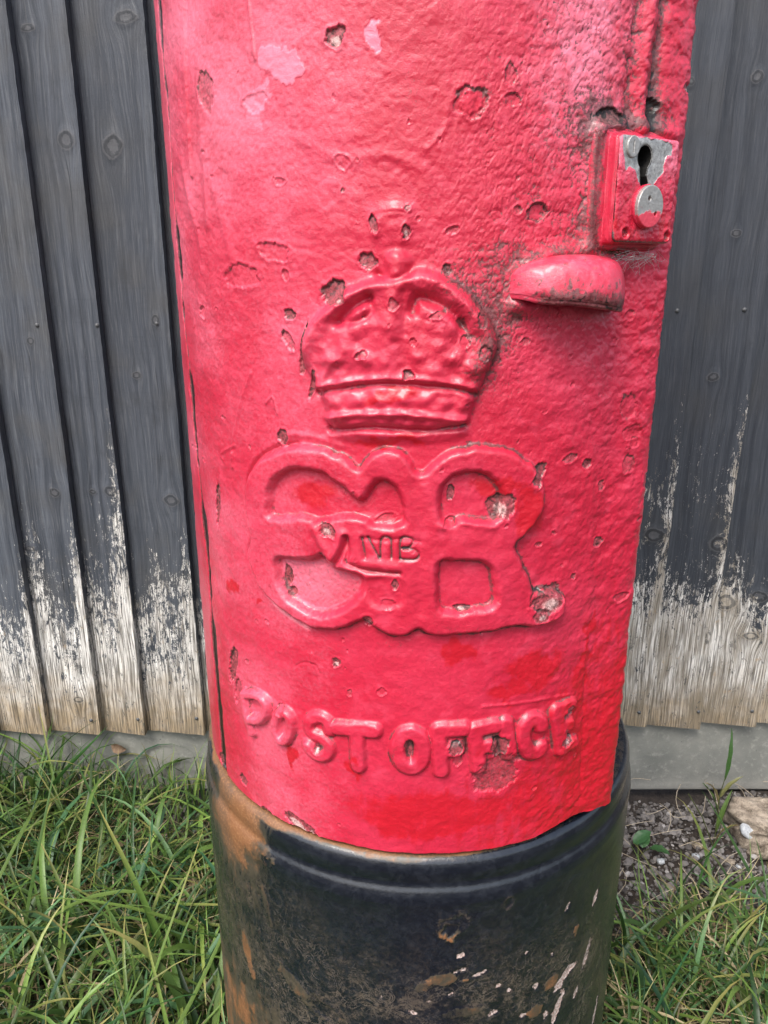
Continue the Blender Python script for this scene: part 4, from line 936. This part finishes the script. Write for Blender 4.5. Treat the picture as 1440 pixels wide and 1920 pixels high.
# ------------------------------------------------------------------ black cast base
def build_base():
    prof = [(0.165, 0.452), (0.188, 0.4535), (0.1965, 0.4532), (0.1992, 0.4520), (0.2014, 0.4494), (0.2027, 0.4455), (0.2032, 0.4410), (0.2028, 0.4360), (0.2022, 0.4315), (0.2028, 0.4285), (0.2048, 0.4250), (0.2062, 0.4205), (0.2067, 0.4150), (0.2060, 0.4060), (0.2058, 0.35), (0.2058, 0.2), (0.2058, 0.06), (0.2058, -0.05)]
    prof = np.array(prof); L = np.concatenate([[0], np.cumsum(np.hypot(*np.diff(prof, axis=0).T))])
    l = np.concatenate([np.arange(0, 0.075, 0.0009), np.arange(0.075, 0.40, 0.0014), np.linspace(0.40, L[-1], 12)])
    r = np.interp(l, L, prof[:, 0]); z = np.interp(l, L, prof[:, 1])
    ker = np.ones(3) / 3
    r = np.convolve(np.pad(r, 1, 'edge'), ker, 'valid'); z = np.convolve(np.pad(z, 1, 'edge'), ker, 'valid')
    ph = np.radians(np.concatenate([np.arange(-100, 100, 0.36), np.arange(100, 260.1, 4)]))
    PHI, Rr = np.meshgrid(ph, r); _, Zr = np.meshgrid(ph, z); Lr = np.repeat(l[:, None], len(ph), 1)
    s_ = PHI * 0.2065
    n1 = fbm(s_, Zr, 18, 4, 81); n2 = fbm(s_, Zr, 90, 4, 82); n3 = fbm(s_, Zr, 420, 3, 83)
    hh = (n1 - 0.5) * 0.0008 + ((n2 - 0.5) * 0.0006 + (n3 - 0.5) * 0.0003) * (0.25 + 0.75 * sstep(0.42, 0.40, Zr))
    body = sstep(0.42, 0.39, Zr)
    rust = 0.40 * sstep(rad(-22), rad(-46), PHI) * (1 - 0.35 * sstep(0.42, 0.34, Zr)) * (0.45 + n1) \
         + 1.15 * np.exp(-((PHI - rad(-50) + (0.45 - Zr) * 1.5) / 0.12) ** 2) * sstep(0.37, 0.445, Zr) * (0.5 + n1) \
         + 0.72 * sstep(0.4475, 0.452, Zr + (n1 - 0.5) * 0.012 - 0.0 * PHI) * sstep(rad(40), rad(-20), PHI) + 0.4 * sstep(0.452, 0.453, Zr) \
         + 0.16 * np.exp(-((PHI - rad(-55)) / 0.30) ** 2) * (0.3 + n1) + 0.22 * sstep(0.30, 0.22, Zr) * sstep(rad(20), rad(-30), PHI) * (0.4 + n2)
    rust += 0.20 * sstep(0.30, 0.2, Zr) * n2
    flake = np.clip(0.10 + 0.38 * sstep(0.36, 0.28, Zr) + 0.8 * sstep(0.40, 0.30, Zr) * (0.3 + n1) + 0.4 * sstep(rad(-20), rad(-50), PHI), 0, 1) * body
    pale = 0 * s_
    def spot(u, v, a, b, ang=0, key='pale', amp=1.0, dep=0.0008, ringed=False):
        X, fw, up = ray(u, v); aa = X * X + fw * fw; bb = 2 * (CAM[0] * X + CAM[1] * fw); cc = CAM[0] ** 2 + CAM[1] ** 2 - 0.206 ** 2
        t = (-bb - math.sqrt(max(bb * bb - 4 * aa * cc, 0))) / (2 * aa); x, y, zc = CAM[0] + X * t, CAM[1] + fw * t, CAM[2] + up * t
        sc = math.atan2(x, -y) * 0.2065; ds = s_ - sc; dz = Zr - zc; k_ = 0.00036; c, s = math.cos(ang), math.sin(ang)
        p = (ds * c + dz * s) / (a * k_); q = (-ds * s + dz * c) / (b * k_); d = np.hypot(p, q) + (n2 - 0.5) * 1.1 + (n3 - 0.5) * 0.5
        return 1 - sstep(0.8, 1.0, d), np.exp(-((d - 0.95) / 0.2) ** 2)
    for (u, v, a, b, ang, am) in [(870, 1793, 11, 9, 0, 1), (992, 1787, 9, 7, 0, 1), (1062, 1832, 46, 17, .8, .95), (1050, 1890, 17, 50, -.4, .85), (1078, 1812, 20, 10, .3, .8), (940, 1848, 8, 7, 0, .9), (960, 1857, 7, 7, 0, .8), (1122, 1682, 8, 22, -.4, .8),
                                  (870, 1820, 18, 6, .4, .6), (1120, 1900, 12, 46, -.2, .8), (1105, 1790, 10, 38, -.3, .6), (1085, 1860, 10, 22, -.4, .7), (905, 1826, 20, 7, .3, .65), (1010, 1850, 8, 8, 0, .6), (1070, 1700, 6, 16, -.5, .55), (930, 1900, 14, 8, .3, .6), (780, 1900, 12, 8, -.3, .55), (985, 1905, 10, 6, 0, .6), (720, 1870, 5, 4, 0, .6), (850, 1865, 9, 5, .5, .6), (1040, 1790, 6, 9, 0, .55), (810, 1880, 8, 7, 0, .6), (1028, 1905, 12, 18, -.3, .55), (440, 1650, 3, 6, 0, .4)]:
        i_, r__ = spot(u, v, a, b, ang); pale = np.maximum(pale, am * i_); hh -= 0.0007 * i_
    for (u, v, a, b, ang) in [(850, 1745, 20, 24, 0), (958, 1692, 15, 17, 0), (620, 1900, 60, 30, -.5), (855, 1735, 34, 36, 0)]:
        i_, r__ = spot(u, v, a, b, ang); flake = np.maximum(flake, r__); rust += 0.42 * r__; hh += 0.0006 * r__ - 0.0005 * i_
    for (u, v, a, b, ang, am) in [(1083, 1742, 7, 16, -.3, .8), (880, 1838, 10, 6, 0, .9), (800, 1850, 26, 14, .3, .5), (1008, 1895, 22, 20, 0, .7), (455, 1600, 44, 22, -.7, .9), (480, 1560, 70, 22, -.75, .6), (420, 1470, 26, 60, .1, .8), (860, 1900, 60, 16, 0, .5), (1085, 1745, 8, 20, -.3, .9), (1040, 1840, 30, 22, .5, .75), (830, 1838, 34, 18, .2, .65), (470, 1790, 20, 90, .25, .8), (560, 1850, 60, 26, -.6, .55), (505, 1700, 10, 60, .2, .5)]:
        i_, r__ = spot(u, v, a, b, ang); rust = np.maximum(rust, am * i_); hh += 0.0005 * i_
    Rr2 = Rr + hh
    V = np.stack([Rr2 * np.sin(PHI) - 0.0022, -Rr2 * np.cos(PHI), Zr], -1)
    mesh_np('base', V.reshape(-1, 3), gridfaces(len(l), len(ph))[:, ::-1], M_BASE, box, True, {'wear': np.stack([rust, pale, flake], -1).reshape(-1, 3)})
build_base()

# ------------------------------------------------------------------ cobweb and moss above the handle
def tubes(paths, r, name, mat, parent=None, sides=4):
    V = []; Fc = []
    for P in paths:
        P = np.asarray(P, float); n0 = len(V)
        for i, p in enumerate(P):
            t = P[min(i + 1, len(P) - 1)] - P[max(i - 1, 0)]; t /= np.linalg.norm(t) + 1e-12
            a = np.cross(t, [0.3, 0.2, 0.9]); a /= np.linalg.norm(a) + 1e-12; b = np.cross(t, a)
            for k in range(sides): an = 2 * math.pi * k / sides; V.append(p + r * (a * math.cos(an) + b * math.sin(an)))
        for i in range(len(P) - 1):
            for k in range(sides): k2 = (k + 1) % sides; Fc.append((n0 + i * sides + k, n0 + i * sides + k2, n0 + (i + 1) * sides + k2, n0 + (i + 1) * sides + k))
    return mesh_np(name, V, Fc, mat, parent)
wr = np.random.default_rng(12)
paths = []
for i in range(60):
    u0, v0 = wr.uniform(1150, 1215), wr.uniform(470, 486); u1, v1 = u0 + wr.uniform(-34, 34), v0 + wr.uniform(-10, 34)
    a = np.array(P3(*[np.array(float(q)) for q in surf(u0, v0)], wr.uniform(0.001, 0.010))); b = np.array(P3(*[np.array(float(q)) for q in surf(u1, v1)], wr.uniform(0.0005, 0.004)))
    m_ = (a + b) / 2 + wr.normal(0, 0.002, 3); tt_ = np.linspace(0, 1, 7)[:, None]; paths.append((1 - tt_) ** 2 * a + 2 * tt_ * (1 - tt_) * m_ + tt_ ** 2 * b)
tag(tubes(paths, 0.00010, 'cobweb', M_WEB, sides=3), 'thin grey cobweb strung between the lock and the red pull handle', 'cobweb')
V = []; Fc = []
for i in range(420):
    u, v = wr.normal(1136, 17), wr.normal(476, 5)
    p = np.array(P3(*[np.array(float(q)) for q in surf(u, v)], 0.0)); n0 = len(V); d = wr.normal(0, 1, 3); d[1] -= 1.2; d /= np.linalg.norm(d); L_ = wr.uniform(0.002, 0.005)
    sd_ = np.cross(d, wr.normal(0, 1, 3)); sd_ *= 0.0006 / np.linalg.norm(sd_)
    V += [p - sd_, p + sd_, p + d * L_]; Fc.append((n0, n0 + 1, n0 + 2))
tag(mesh_obj('moss', V, Fc, M_MOSS), 'small tuft of dark moss in the corner above the red pull handle', 'moss', kind='stuff')

# ------------------------------------------------------------------ vegetation
def blades(name, N, sampler, seed, Lr, Wr, colfn, lean=(0.1, 0.9), curl=(0.3, 2.2), K=8, cross=3):
    g = np.random.default_rng(seed); bx, by = sampler(g, N * 2); bx, by = bx[:N], by[:N]
    keep = np.hypot(bx, by) > 0.212; bx, by = bx[keep], by[keep]; N = len(bx)
    az = g.uniform(0, 2 * np.pi, N); L_ = Lr[0] + (Lr[1] - Lr[0]) * g.random(N) ** 1.5; W_ = Wr[0] + (Wr[1] - Wr[0]) * g.random(N) ** 2.0
    th0 = g.uniform(*lean, N); cu = g.uniform(*curl, N); tw = g.normal(0, 0.8, N); L_ = L_ * np.where(np.abs(bx) < 0.5, 1 - 0.35 * sstep(0.15, 0.36, by), 1)
    P = np.zeros((N, K + 1, 3)); P[:, 0] = np.stack([bx, by, np.full(N, -0.008)], 1); ds = L_ / K
    D = np.zeros((N, K + 1, 3))
    for k in range(K + 1):
        t = k / K; th = th0 + cu * t ** 1.4; a = az + tw * t
        d = np.stack([np.sin(th) * np.cos(a), np.sin(th) * np.sin(a), np.cos(th)], 1); D[:, k] = d
        if k < K:
            P[:, k + 1] = P[:, k] + d * ds[:, None]; P[:, k + 1, 2] = np.maximum(P[:, k + 1, 2], 0.004 + 0.02 * g.random(N))
            rr = np.hypot(P[:, k + 1, 0], P[:, k + 1, 1]); f = np.where(rr < 0.2125, 0.2125 / np.maximum(rr, 1e-6), 1)
            P[:, k + 1, 0] *= f; P[:, k + 1, 1] *= f; P[:, k + 1, 1] = np.minimum(P[:, k + 1, 1], np.where(P[:, k + 1, 2] > 0.125, 0.428, 0.455))
    side = np.stack([-np.sin(az + g.normal(0, .5, N)), np.cos(az), np.zeros(N)], 1)[:, None]; side = side - (side * D).sum(-1, keepdims=True) * D; side /= np.linalg.norm(side, axis=-1, keepdims=True) + 1e-9
    up = np.cross(side, D); t = np.linspace(0, 1, K + 1)[None, :, None]
    w_ = (W_[:, None, None] / 2) * np.minimum(1, 0.45 + t * 3) * np.clip(1 - t ** 2.6, 0.02, 1)
    V = np.stack([P - side * w_, P + up * w_ * 0.35, P + side * w_], 2)       # N,K+1,3,3
    base = (np.arange(N) * (K + 1) * 3)[:, None, None]; i = np.arange(K)[None, :, None] * 3; j = np.arange(2)[None, None, :]
    a0 = (base + i + j).reshape(-1); Fc = np.stack([a0, a0 + 1, a0 + 4, a0 + 3], 1)
    col = colfn(g, N, np.linspace(0, 1, K + 1)); col = np.repeat(col[:, :, None, :], 3, 2).reshape(-1, 3)
    return V.reshape(-1, 3), Fc, col
def green(g, N, t):
    a = g.random(N)[:, None, None]; b = g.random(N)[:, None, None]; tt = t[None, :, None]
    c = np.array([0.026, 0.080, 0.018]) * (1 - a ** 1.4) + np.array([0.18, 0.28, 0.060]) * a ** 1.4
    c = c * (0.42 + 1.0 * b); blue = (g.random(N)[:, None, None] < 0.25); c = np.where(blue, c * [0.85, 1.0, 1.9], c)
    tip = np.clip((tt - 0.55) * 2.0, 0, 1) * (g.random(N)[:, None, None] < 0.3); c = c * (1 - tip) + np.array([0.36, 0.30, 0.10]) * tip
    base = np.clip(1 - tt * 3.0, 0, 1) * 0.5; c = c * (1 - base) + np.array([0.17, 0.19, 0.07]) * base
    return c + 0 * tt
def straw(g, N, t):
    a = g.random(N)[:, None, None]; c = np.array([0.17, 0.12, 0.065]) * (1 - a) + np.array([0.52, 0.43, 0.25]) * a; return c + 0 * t[None, :, None]
def samp_left(g, N):
    x = g.uniform(-0.95, -0.12, N); y = g.uniform(-0.45, 0.435, N); k = (x < -0.20) | (y < 0.1); k &= ~((x > -0.42) & (y > 0.33) & (g.random(N) < 0.75)); return x[k], y[k]
def samp_right(g, N):
    x = g.uniform(0.12, 0.95, N); y = g.uniform(-0.45, 0.27, N); e = 0.20 + 0.05 * np.sin(x * 19) - 0.03; k = (y < e) | (g.random(N) < 0.04); k &= (g.random(N) < sstep(0.28, 0.14, y) + 0.05); return x[k], y[k]
def samp_back(g, N):
    x = g.uniform(-0.95, -0.22, N); y = g.uniform(0.38, 0.45, N); return x, y
def join(name, sets, mat, label, cat):
    V = []; Fc = []; Cc = []; n = 0
    for v, f, c in sets: V.append(v); Fc.append(f + n); Cc.append(c); n += len(v)
    o = mesh_np(name, np.concatenate(V), np.concatenate(Fc), mat, None, name == 'grass', {'tint': np.concatenate(Cc)}); tag(o, label, cat, kind='stuff'); return o
join('grass', [blades('g', 4600, samp_left, 1, (0.06, 0.20), (0.0020, 0.0045), green, (0.1, 1.1), (0.3, 1.9)),
               blades('g', 1600, samp_left, 2, (0.13, 0.30), (0.0045, 0.0105), green, (0.2, 1.0), (0.6, 2.2)),
               blades('g', 2600, samp_left, 3, (0.04, 0.17), (0.001, 0.0036), straw, (0.5, 1.5), (0.1, 1.8)),
               blades('g', 160, samp_left, 6, (0.08, 0.22), (0.004, 0.007), straw, (0.3, 1.2), (1.0, 3.2)),
               blades('g', 450, samp_back, 4, (0.07, 0.20), (0.0015, 0.0045), green, (0.0, 0.5), (0.1, 1.4))],
     M_GRASS, 'long lush green grass growing to the left of the black base', 'grass')
join('grass', [blades('g', 3600, samp_right, 11, (0.05, 0.17), (0.0020, 0.0045), green, (0.1, 1.1), (0.3, 1.9)),
               blades('g', 750, samp_right, 12, (0.11, 0.24), (0.0045, 0.0095), green, (0.1, 0.9), (0.4, 2.0)),
               blades('g', 3000, samp_right, 13, (0.04, 0.15), (0.001, 0.0036), straw, (0.5, 1.5), (0.1, 1.8)),
               blades('g', 150, samp_right, 16, (0.06, 0.16), (0.004, 0.007), straw, (0.3, 1.2), (1.0, 3.2))],
     M_GRASS, 'shorter grass mixed with dry straw to the right of the black base', 'grass')
# gravel
def chips(N, sampler, r0, r1, seed):
    g = np.random.default_rng(seed); x, y, zb_ = sampler(g, N); N = len(x)
    t = (1 + 5 ** 0.5) / 2
    I = np.array([(-1, t, 0), (1, t, 0), (-1, -t, 0), (1, -t, 0), (0, -1, t), (0, 1, t), (0, -1, -t), (0, 1, -t), (t, 0, -1), (t, 0, 1), (-t, 0, -1), (-t, 0, 1)]) / 1.9
    T = np.array([(0, 11, 5), (0, 5, 1), (0, 1, 7), (0, 7, 10), (0, 10, 11), (1, 5, 9), (5, 11, 4), (11, 10, 2), (10, 7, 6), (7, 1, 8), (3, 9, 4), (3, 4, 2), (3, 2, 6), (3, 6, 8), (3, 8, 9), (4, 9, 5), (2, 4, 11), (6, 2, 10), (8, 6, 7), (9, 8, 1)])
    r = r0 + (r1 - r0) * g.random(N) ** 2.2; sc = g.uniform(0.55, 1.25, (N, 1, 3)); V = I[None] * sc * (1 + g.normal(0, 0.16, (N, 12, 3))) * r[:, None, None]
    a = g.uniform(0, 6.28, N); b = g.uniform(-0.6, 0.6, N); ca, sa, cb, sb = np.cos(a), np.sin(a), np.cos(b), np.sin(b)
    x1 = V[..., 0] * ca[:, None] - V[..., 1] * sa[:, None]; y1 = V[..., 0] * sa[:, None] + V[..., 1] * ca[:, None]; z1 = V[..., 2] * 0.75
    y2 = y1 * cb[:, None] - z1 * sb[:, None]; z2 = y1 * sb[:, None] + z1 * cb[:, None]
    V = np.stack([x1 + x[:, None], y2 + y[:, None], z2 + (zb_ + r * 0.3)[:, None]], -1)
    Fc = (T[None] + (np.arange(N) * 12)[:, None, None]).reshape(-1, 3)
    q = g.random((N, 1)); c = np.array([0.040, 0.036, 0.035]) * (1 - q) + np.array([0.21, 0.195, 0.19]) * q; c = np.where(g.random((N, 1)) < 0.04, c * 1.5 + 0.10, c)
    return V.reshape(-1, 3), Fc, np.repeat(c, 12, 0)
def gs(g, N):
    x = g.uniform(0.14, 0.80, N); y = g.uniform(0.16, 0.458, N)
    z = (fbm(x, y, 14, 4, 5) - 0.5) * 0.030 - 0.012 + 0.020 * sstep(0.42, 0.60, x) * sstep(0.15, 0.4, y) - 0.016 * sstep(0.40, 0.45, y); return x, y, z + g.uniform(-0.002, 0.003, N)
def gl(g, N):
    x = g.uniform(-0.50, -0.15, N); y = g.uniform(0.25, 0.458, N); z = (fbm(x, y, 14, 4, 5) - 0.5) * 0.030 - 0.014 - 0.016 * sstep(0.40, 0.45, y); return x, y, z
join('gravel', [chips(6500, gs, 0.0018, 0.0068, 5), chips(900, gl, 0.002, 0.007, 6)], M_GRAVEL, 'loose grey gravel chips in front of the concrete board at right', 'gravel')

# rock with a flint face at the right edge
def lump(name, cx, cy, cz, sx, sy, sz, mat, seed, parent=None, n=40, rough=0.25):
    th, ph_ = np.meshgrid(np.linspace(0.001, math.pi - 0.001, n), np.linspace(0, 2 * math.pi, n * 2))
    d = np.stack([np.sin(th) * np.cos(ph_), np.sin(th) * np.sin(ph_), np.cos(th)], -1)
    pw = np.sign(d) * np.abs(d) ** 0.75
    k_ = 1 + rough * (fbm(d[..., 0] * 1.5 + seed, d[..., 1] * 1.5 + d[..., 2] * 1.3, 1.3, 4, seed) - 0.5) * 2
    V = pw * k_[..., None] * np.array([sx, sy, sz]) + np.array([cx, cy, cz]); return mesh_np(name, V.reshape(-1, 3), gridfaces(n * 2, n), mat, parent)
rx, ry, _ = (float(q) for q in at_z(1430, 1548, 0.03))
rock = lump('rock', rx + 0.035, ry + 0.0, 0.018, 0.075, 0.055, 0.042, M_ROCK, 4, None, 70, 0.42)
tag(rock, 'rough pale brown rock lying on the gravel against the concrete board', 'rock')
fx_, fy_, _ = (float(q) for q in at_z(1398, 1550, 0.035))
o = lump('flint_face', 0, 0, 0, 0.020, 0.006, 0.010, M_FLINT, 9, rock, 20, 0.2); o.location = (fx_ + 0.004, fy_ - 0.012, 0.033); o.rotation_euler = (rad(-30), rad(32), rad(-10)); o['label'] = 'shiny grey broken flint face'
pb = None
for (u, v, r) in [(1308, 1585, 0.0085), (1304, 1607, 0.006), (1368, 1612, 0.0085), (1388, 1622, 0.006), (1240, 1610, 0.006)]:
    x_, y_, _ = (float(q) for q in at_z(u, v, 0.0)); z_ = float((fbm(np.array([x_]), np.array([y_]), 14, 4, 5)[0] - 0.5) * 0.030 - 0.012)
    p = lump('pebble', 0, 0, 0, r, r * 0.8, r * 0.6, M_ROCK if r > 0.007 else M_FLINT, int(u), None, 10, 0.3); p.location = (x_, y_, z_ + r * 0.7)
    lab = {1308: 'pale grey pebble, farthest of the two left of the weed stem', 1304: 'small shiny white pebble just in front of the grey pebble', 1368: 'larger tan pebble lying below the rough rock',
           1388: 'small pale pebble right beside the tan pebble', 1240: 'small pale pebble near the broad green leaves'}[u]
    tag(p, lab, 'pebble', 'pale pebbles lying on the gravel')

# weed, broad leaf and dead leaf
def leaf_mesh(L_, W_, bend, fold, n=12):
    V = []
    for i in range(n + 1):
        t = i / n; w_ = W_ * math.sin(math.pi * min(1, t ** 0.8)) ** 0.8 + 0.0003; z_ = bend * math.sin(t * 2.2); x_ = L_ * t
        for q in (-1, -0.5, 0, 0.5, 1): V.append((x_, q * w_, z_ + fold * abs(q) * w_ + 0.0008 * math.sin(t * 20 + q * 4)))
    return V, gridfaces(n + 1, 5)
def leafy(name, parent, L_, W_, bend, fold, loc, rot, col, mat=None):
    V, Fc = leaf_mesh(L_, W_, bend, fold); V = np.array(V)
    o = mesh_np(name, V, Fc, mat or M_GRASS, parent, True, {'tint': np.tile([col], (len(V), 1))}); o.location = loc; o.rotation_euler = rot; return o
px, py, _ = (float(q) for q in at_z(1196, 1592, 0.01))
wd = thing('leafy_weed', 'low weed with two broad green leaves on the gravel beside the black base', 'weed', (px, py, 0.0))
leafy('leaf', wd, 0.034, 0.009, 0.006, 0.3, (-0.008, 0, 0.020), (0.2, -0.25, 0.4), (0.05, 0.14, 0.05))
leafy('leaf', wd, 0.030, 0.0085, 0.005, 0.3, (0.016, -0.004, 0.016), (-0.1, 0.15, -0.5), (0.045, 0.12, 0.04))
leafy('leaf', wd, 0.030, 0.009, 0.004, 0.3, (0.006, -0.002, 0.014), (0.1, -0.3, 1.2), (0.055, 0.15, 0.05))
o = tubes([[(0, 0, -0.012), (0.002, 0, 0.01), (-0.006, 0, 0.021)], [(0, 0, -0.01), (0.010, -0.002, 0.008), (0.018, -0.004, 0.016)]], 0.0008, 'stem', M_MOSS, wd)
px, py, _ = (float(q) for q in at_z(1338, 1590, 0.0))
wd = thing('grass_weed', 'upright straggly weed stem standing before the concrete board left of the rock', 'weed', (px, py, 0.0))
tubes([[(0, 0, -0.015), (0.004, 0.01, 0.03), (0.012, 0.03, 0.075), (0.02, 0.035, 0.115)], [(0.002, 0, -0.01), (0.012, 0.01, 0.05), (0.028, 0.02, 0.09)], [(0, 0, 0), (-0.02, 0.01, 0.05), (-0.045, 0.015, 0.09)]], 0.0009, 'stem', M_MOSS, wd)
for (l_, rz, ry_, loc, c) in [(0.085, 1.3, -1.25, (0.018, 0.034, 0.10), (0.05, 0.12, 0.03)), (0.075, 0.6, -1.1, (0.004, 0.01, 0.02), (0.10, 0.17, 0.04)), (0.06, 2.6, -0.9, (0.01, 0.02, 0.04), (0.09, 0.15, 0.04)), (0.05, 0.1, -0.7, (0.012, 0.03, 0.07), (0.2, 0.2, 0.08)), (0.06, -0.8, -0.9, (0.0, 0.0, 0.01), (0.30, 0.24, 0.10)), (0.05, 3.4, -0.8, (0.012, 0.03, 0.06), (0.34, 0.27, 0.13))]:
    leafy('leaf', wd, l_, 0.0032, 0.012, 0.5, loc, (0.2, ry_, rz), c)
x_, y_, z_ = (float(q) for q in at_y(221, 1397, 0.457))
V, Fc = leaf_mesh(0.026, 0.008, 0.006, 0.6); V = np.array(V)
dl = mesh_np('dead_leaf', V, Fc, M_LEAFD, None); dl.location = (x_ - 0.01, y_ - 0.003, z_ + 0.002); dl.rotation_euler = (rad(80), 0.3, 0.1)
tag(dl, 'small curled brown dead leaf caught against the concrete board under the fence', 'leaf')
# dry stalks scattered on the gravel
st = []
sg = np.random.default_rng(8)
for i in range(60):
    x_ = sg.uniform(0.2, 0.75); y_ = sg.uniform(0.18, 0.44); a = sg.uniform(0, 3.14); L_ = sg.uniform(0.02, 0.10); z_ = 0.012 + sg.uniform(0, 0.01)
    d = np.array([math.cos(a), math.sin(a), sg.uniform(-0.05, 0.25)]); m_ = sg.normal(0, 0.006, 3)
    p = np.array([x_, y_, z_]); q = p + d * L_; tt_ = np.linspace(0, 1, 5)[:, None]; pp_ = p * (1 - tt_) + q * tt_ + m_ * 4 * tt_ * (1 - tt_); pp_[:, 1] = np.minimum(pp_[:, 1], 0.453); st.append(pp_)
M_STRAW = mat_simple('dry_straw', (0.22, 0.17, 0.12), (0.50, 0.44, 0.34), 300, 0.8, 0.0002)
tag(tubes(st, 0.0006, 'straw', M_STRAW), 'loose dry straw stalks scattered over the gravel at right', 'straw', kind='stuff')
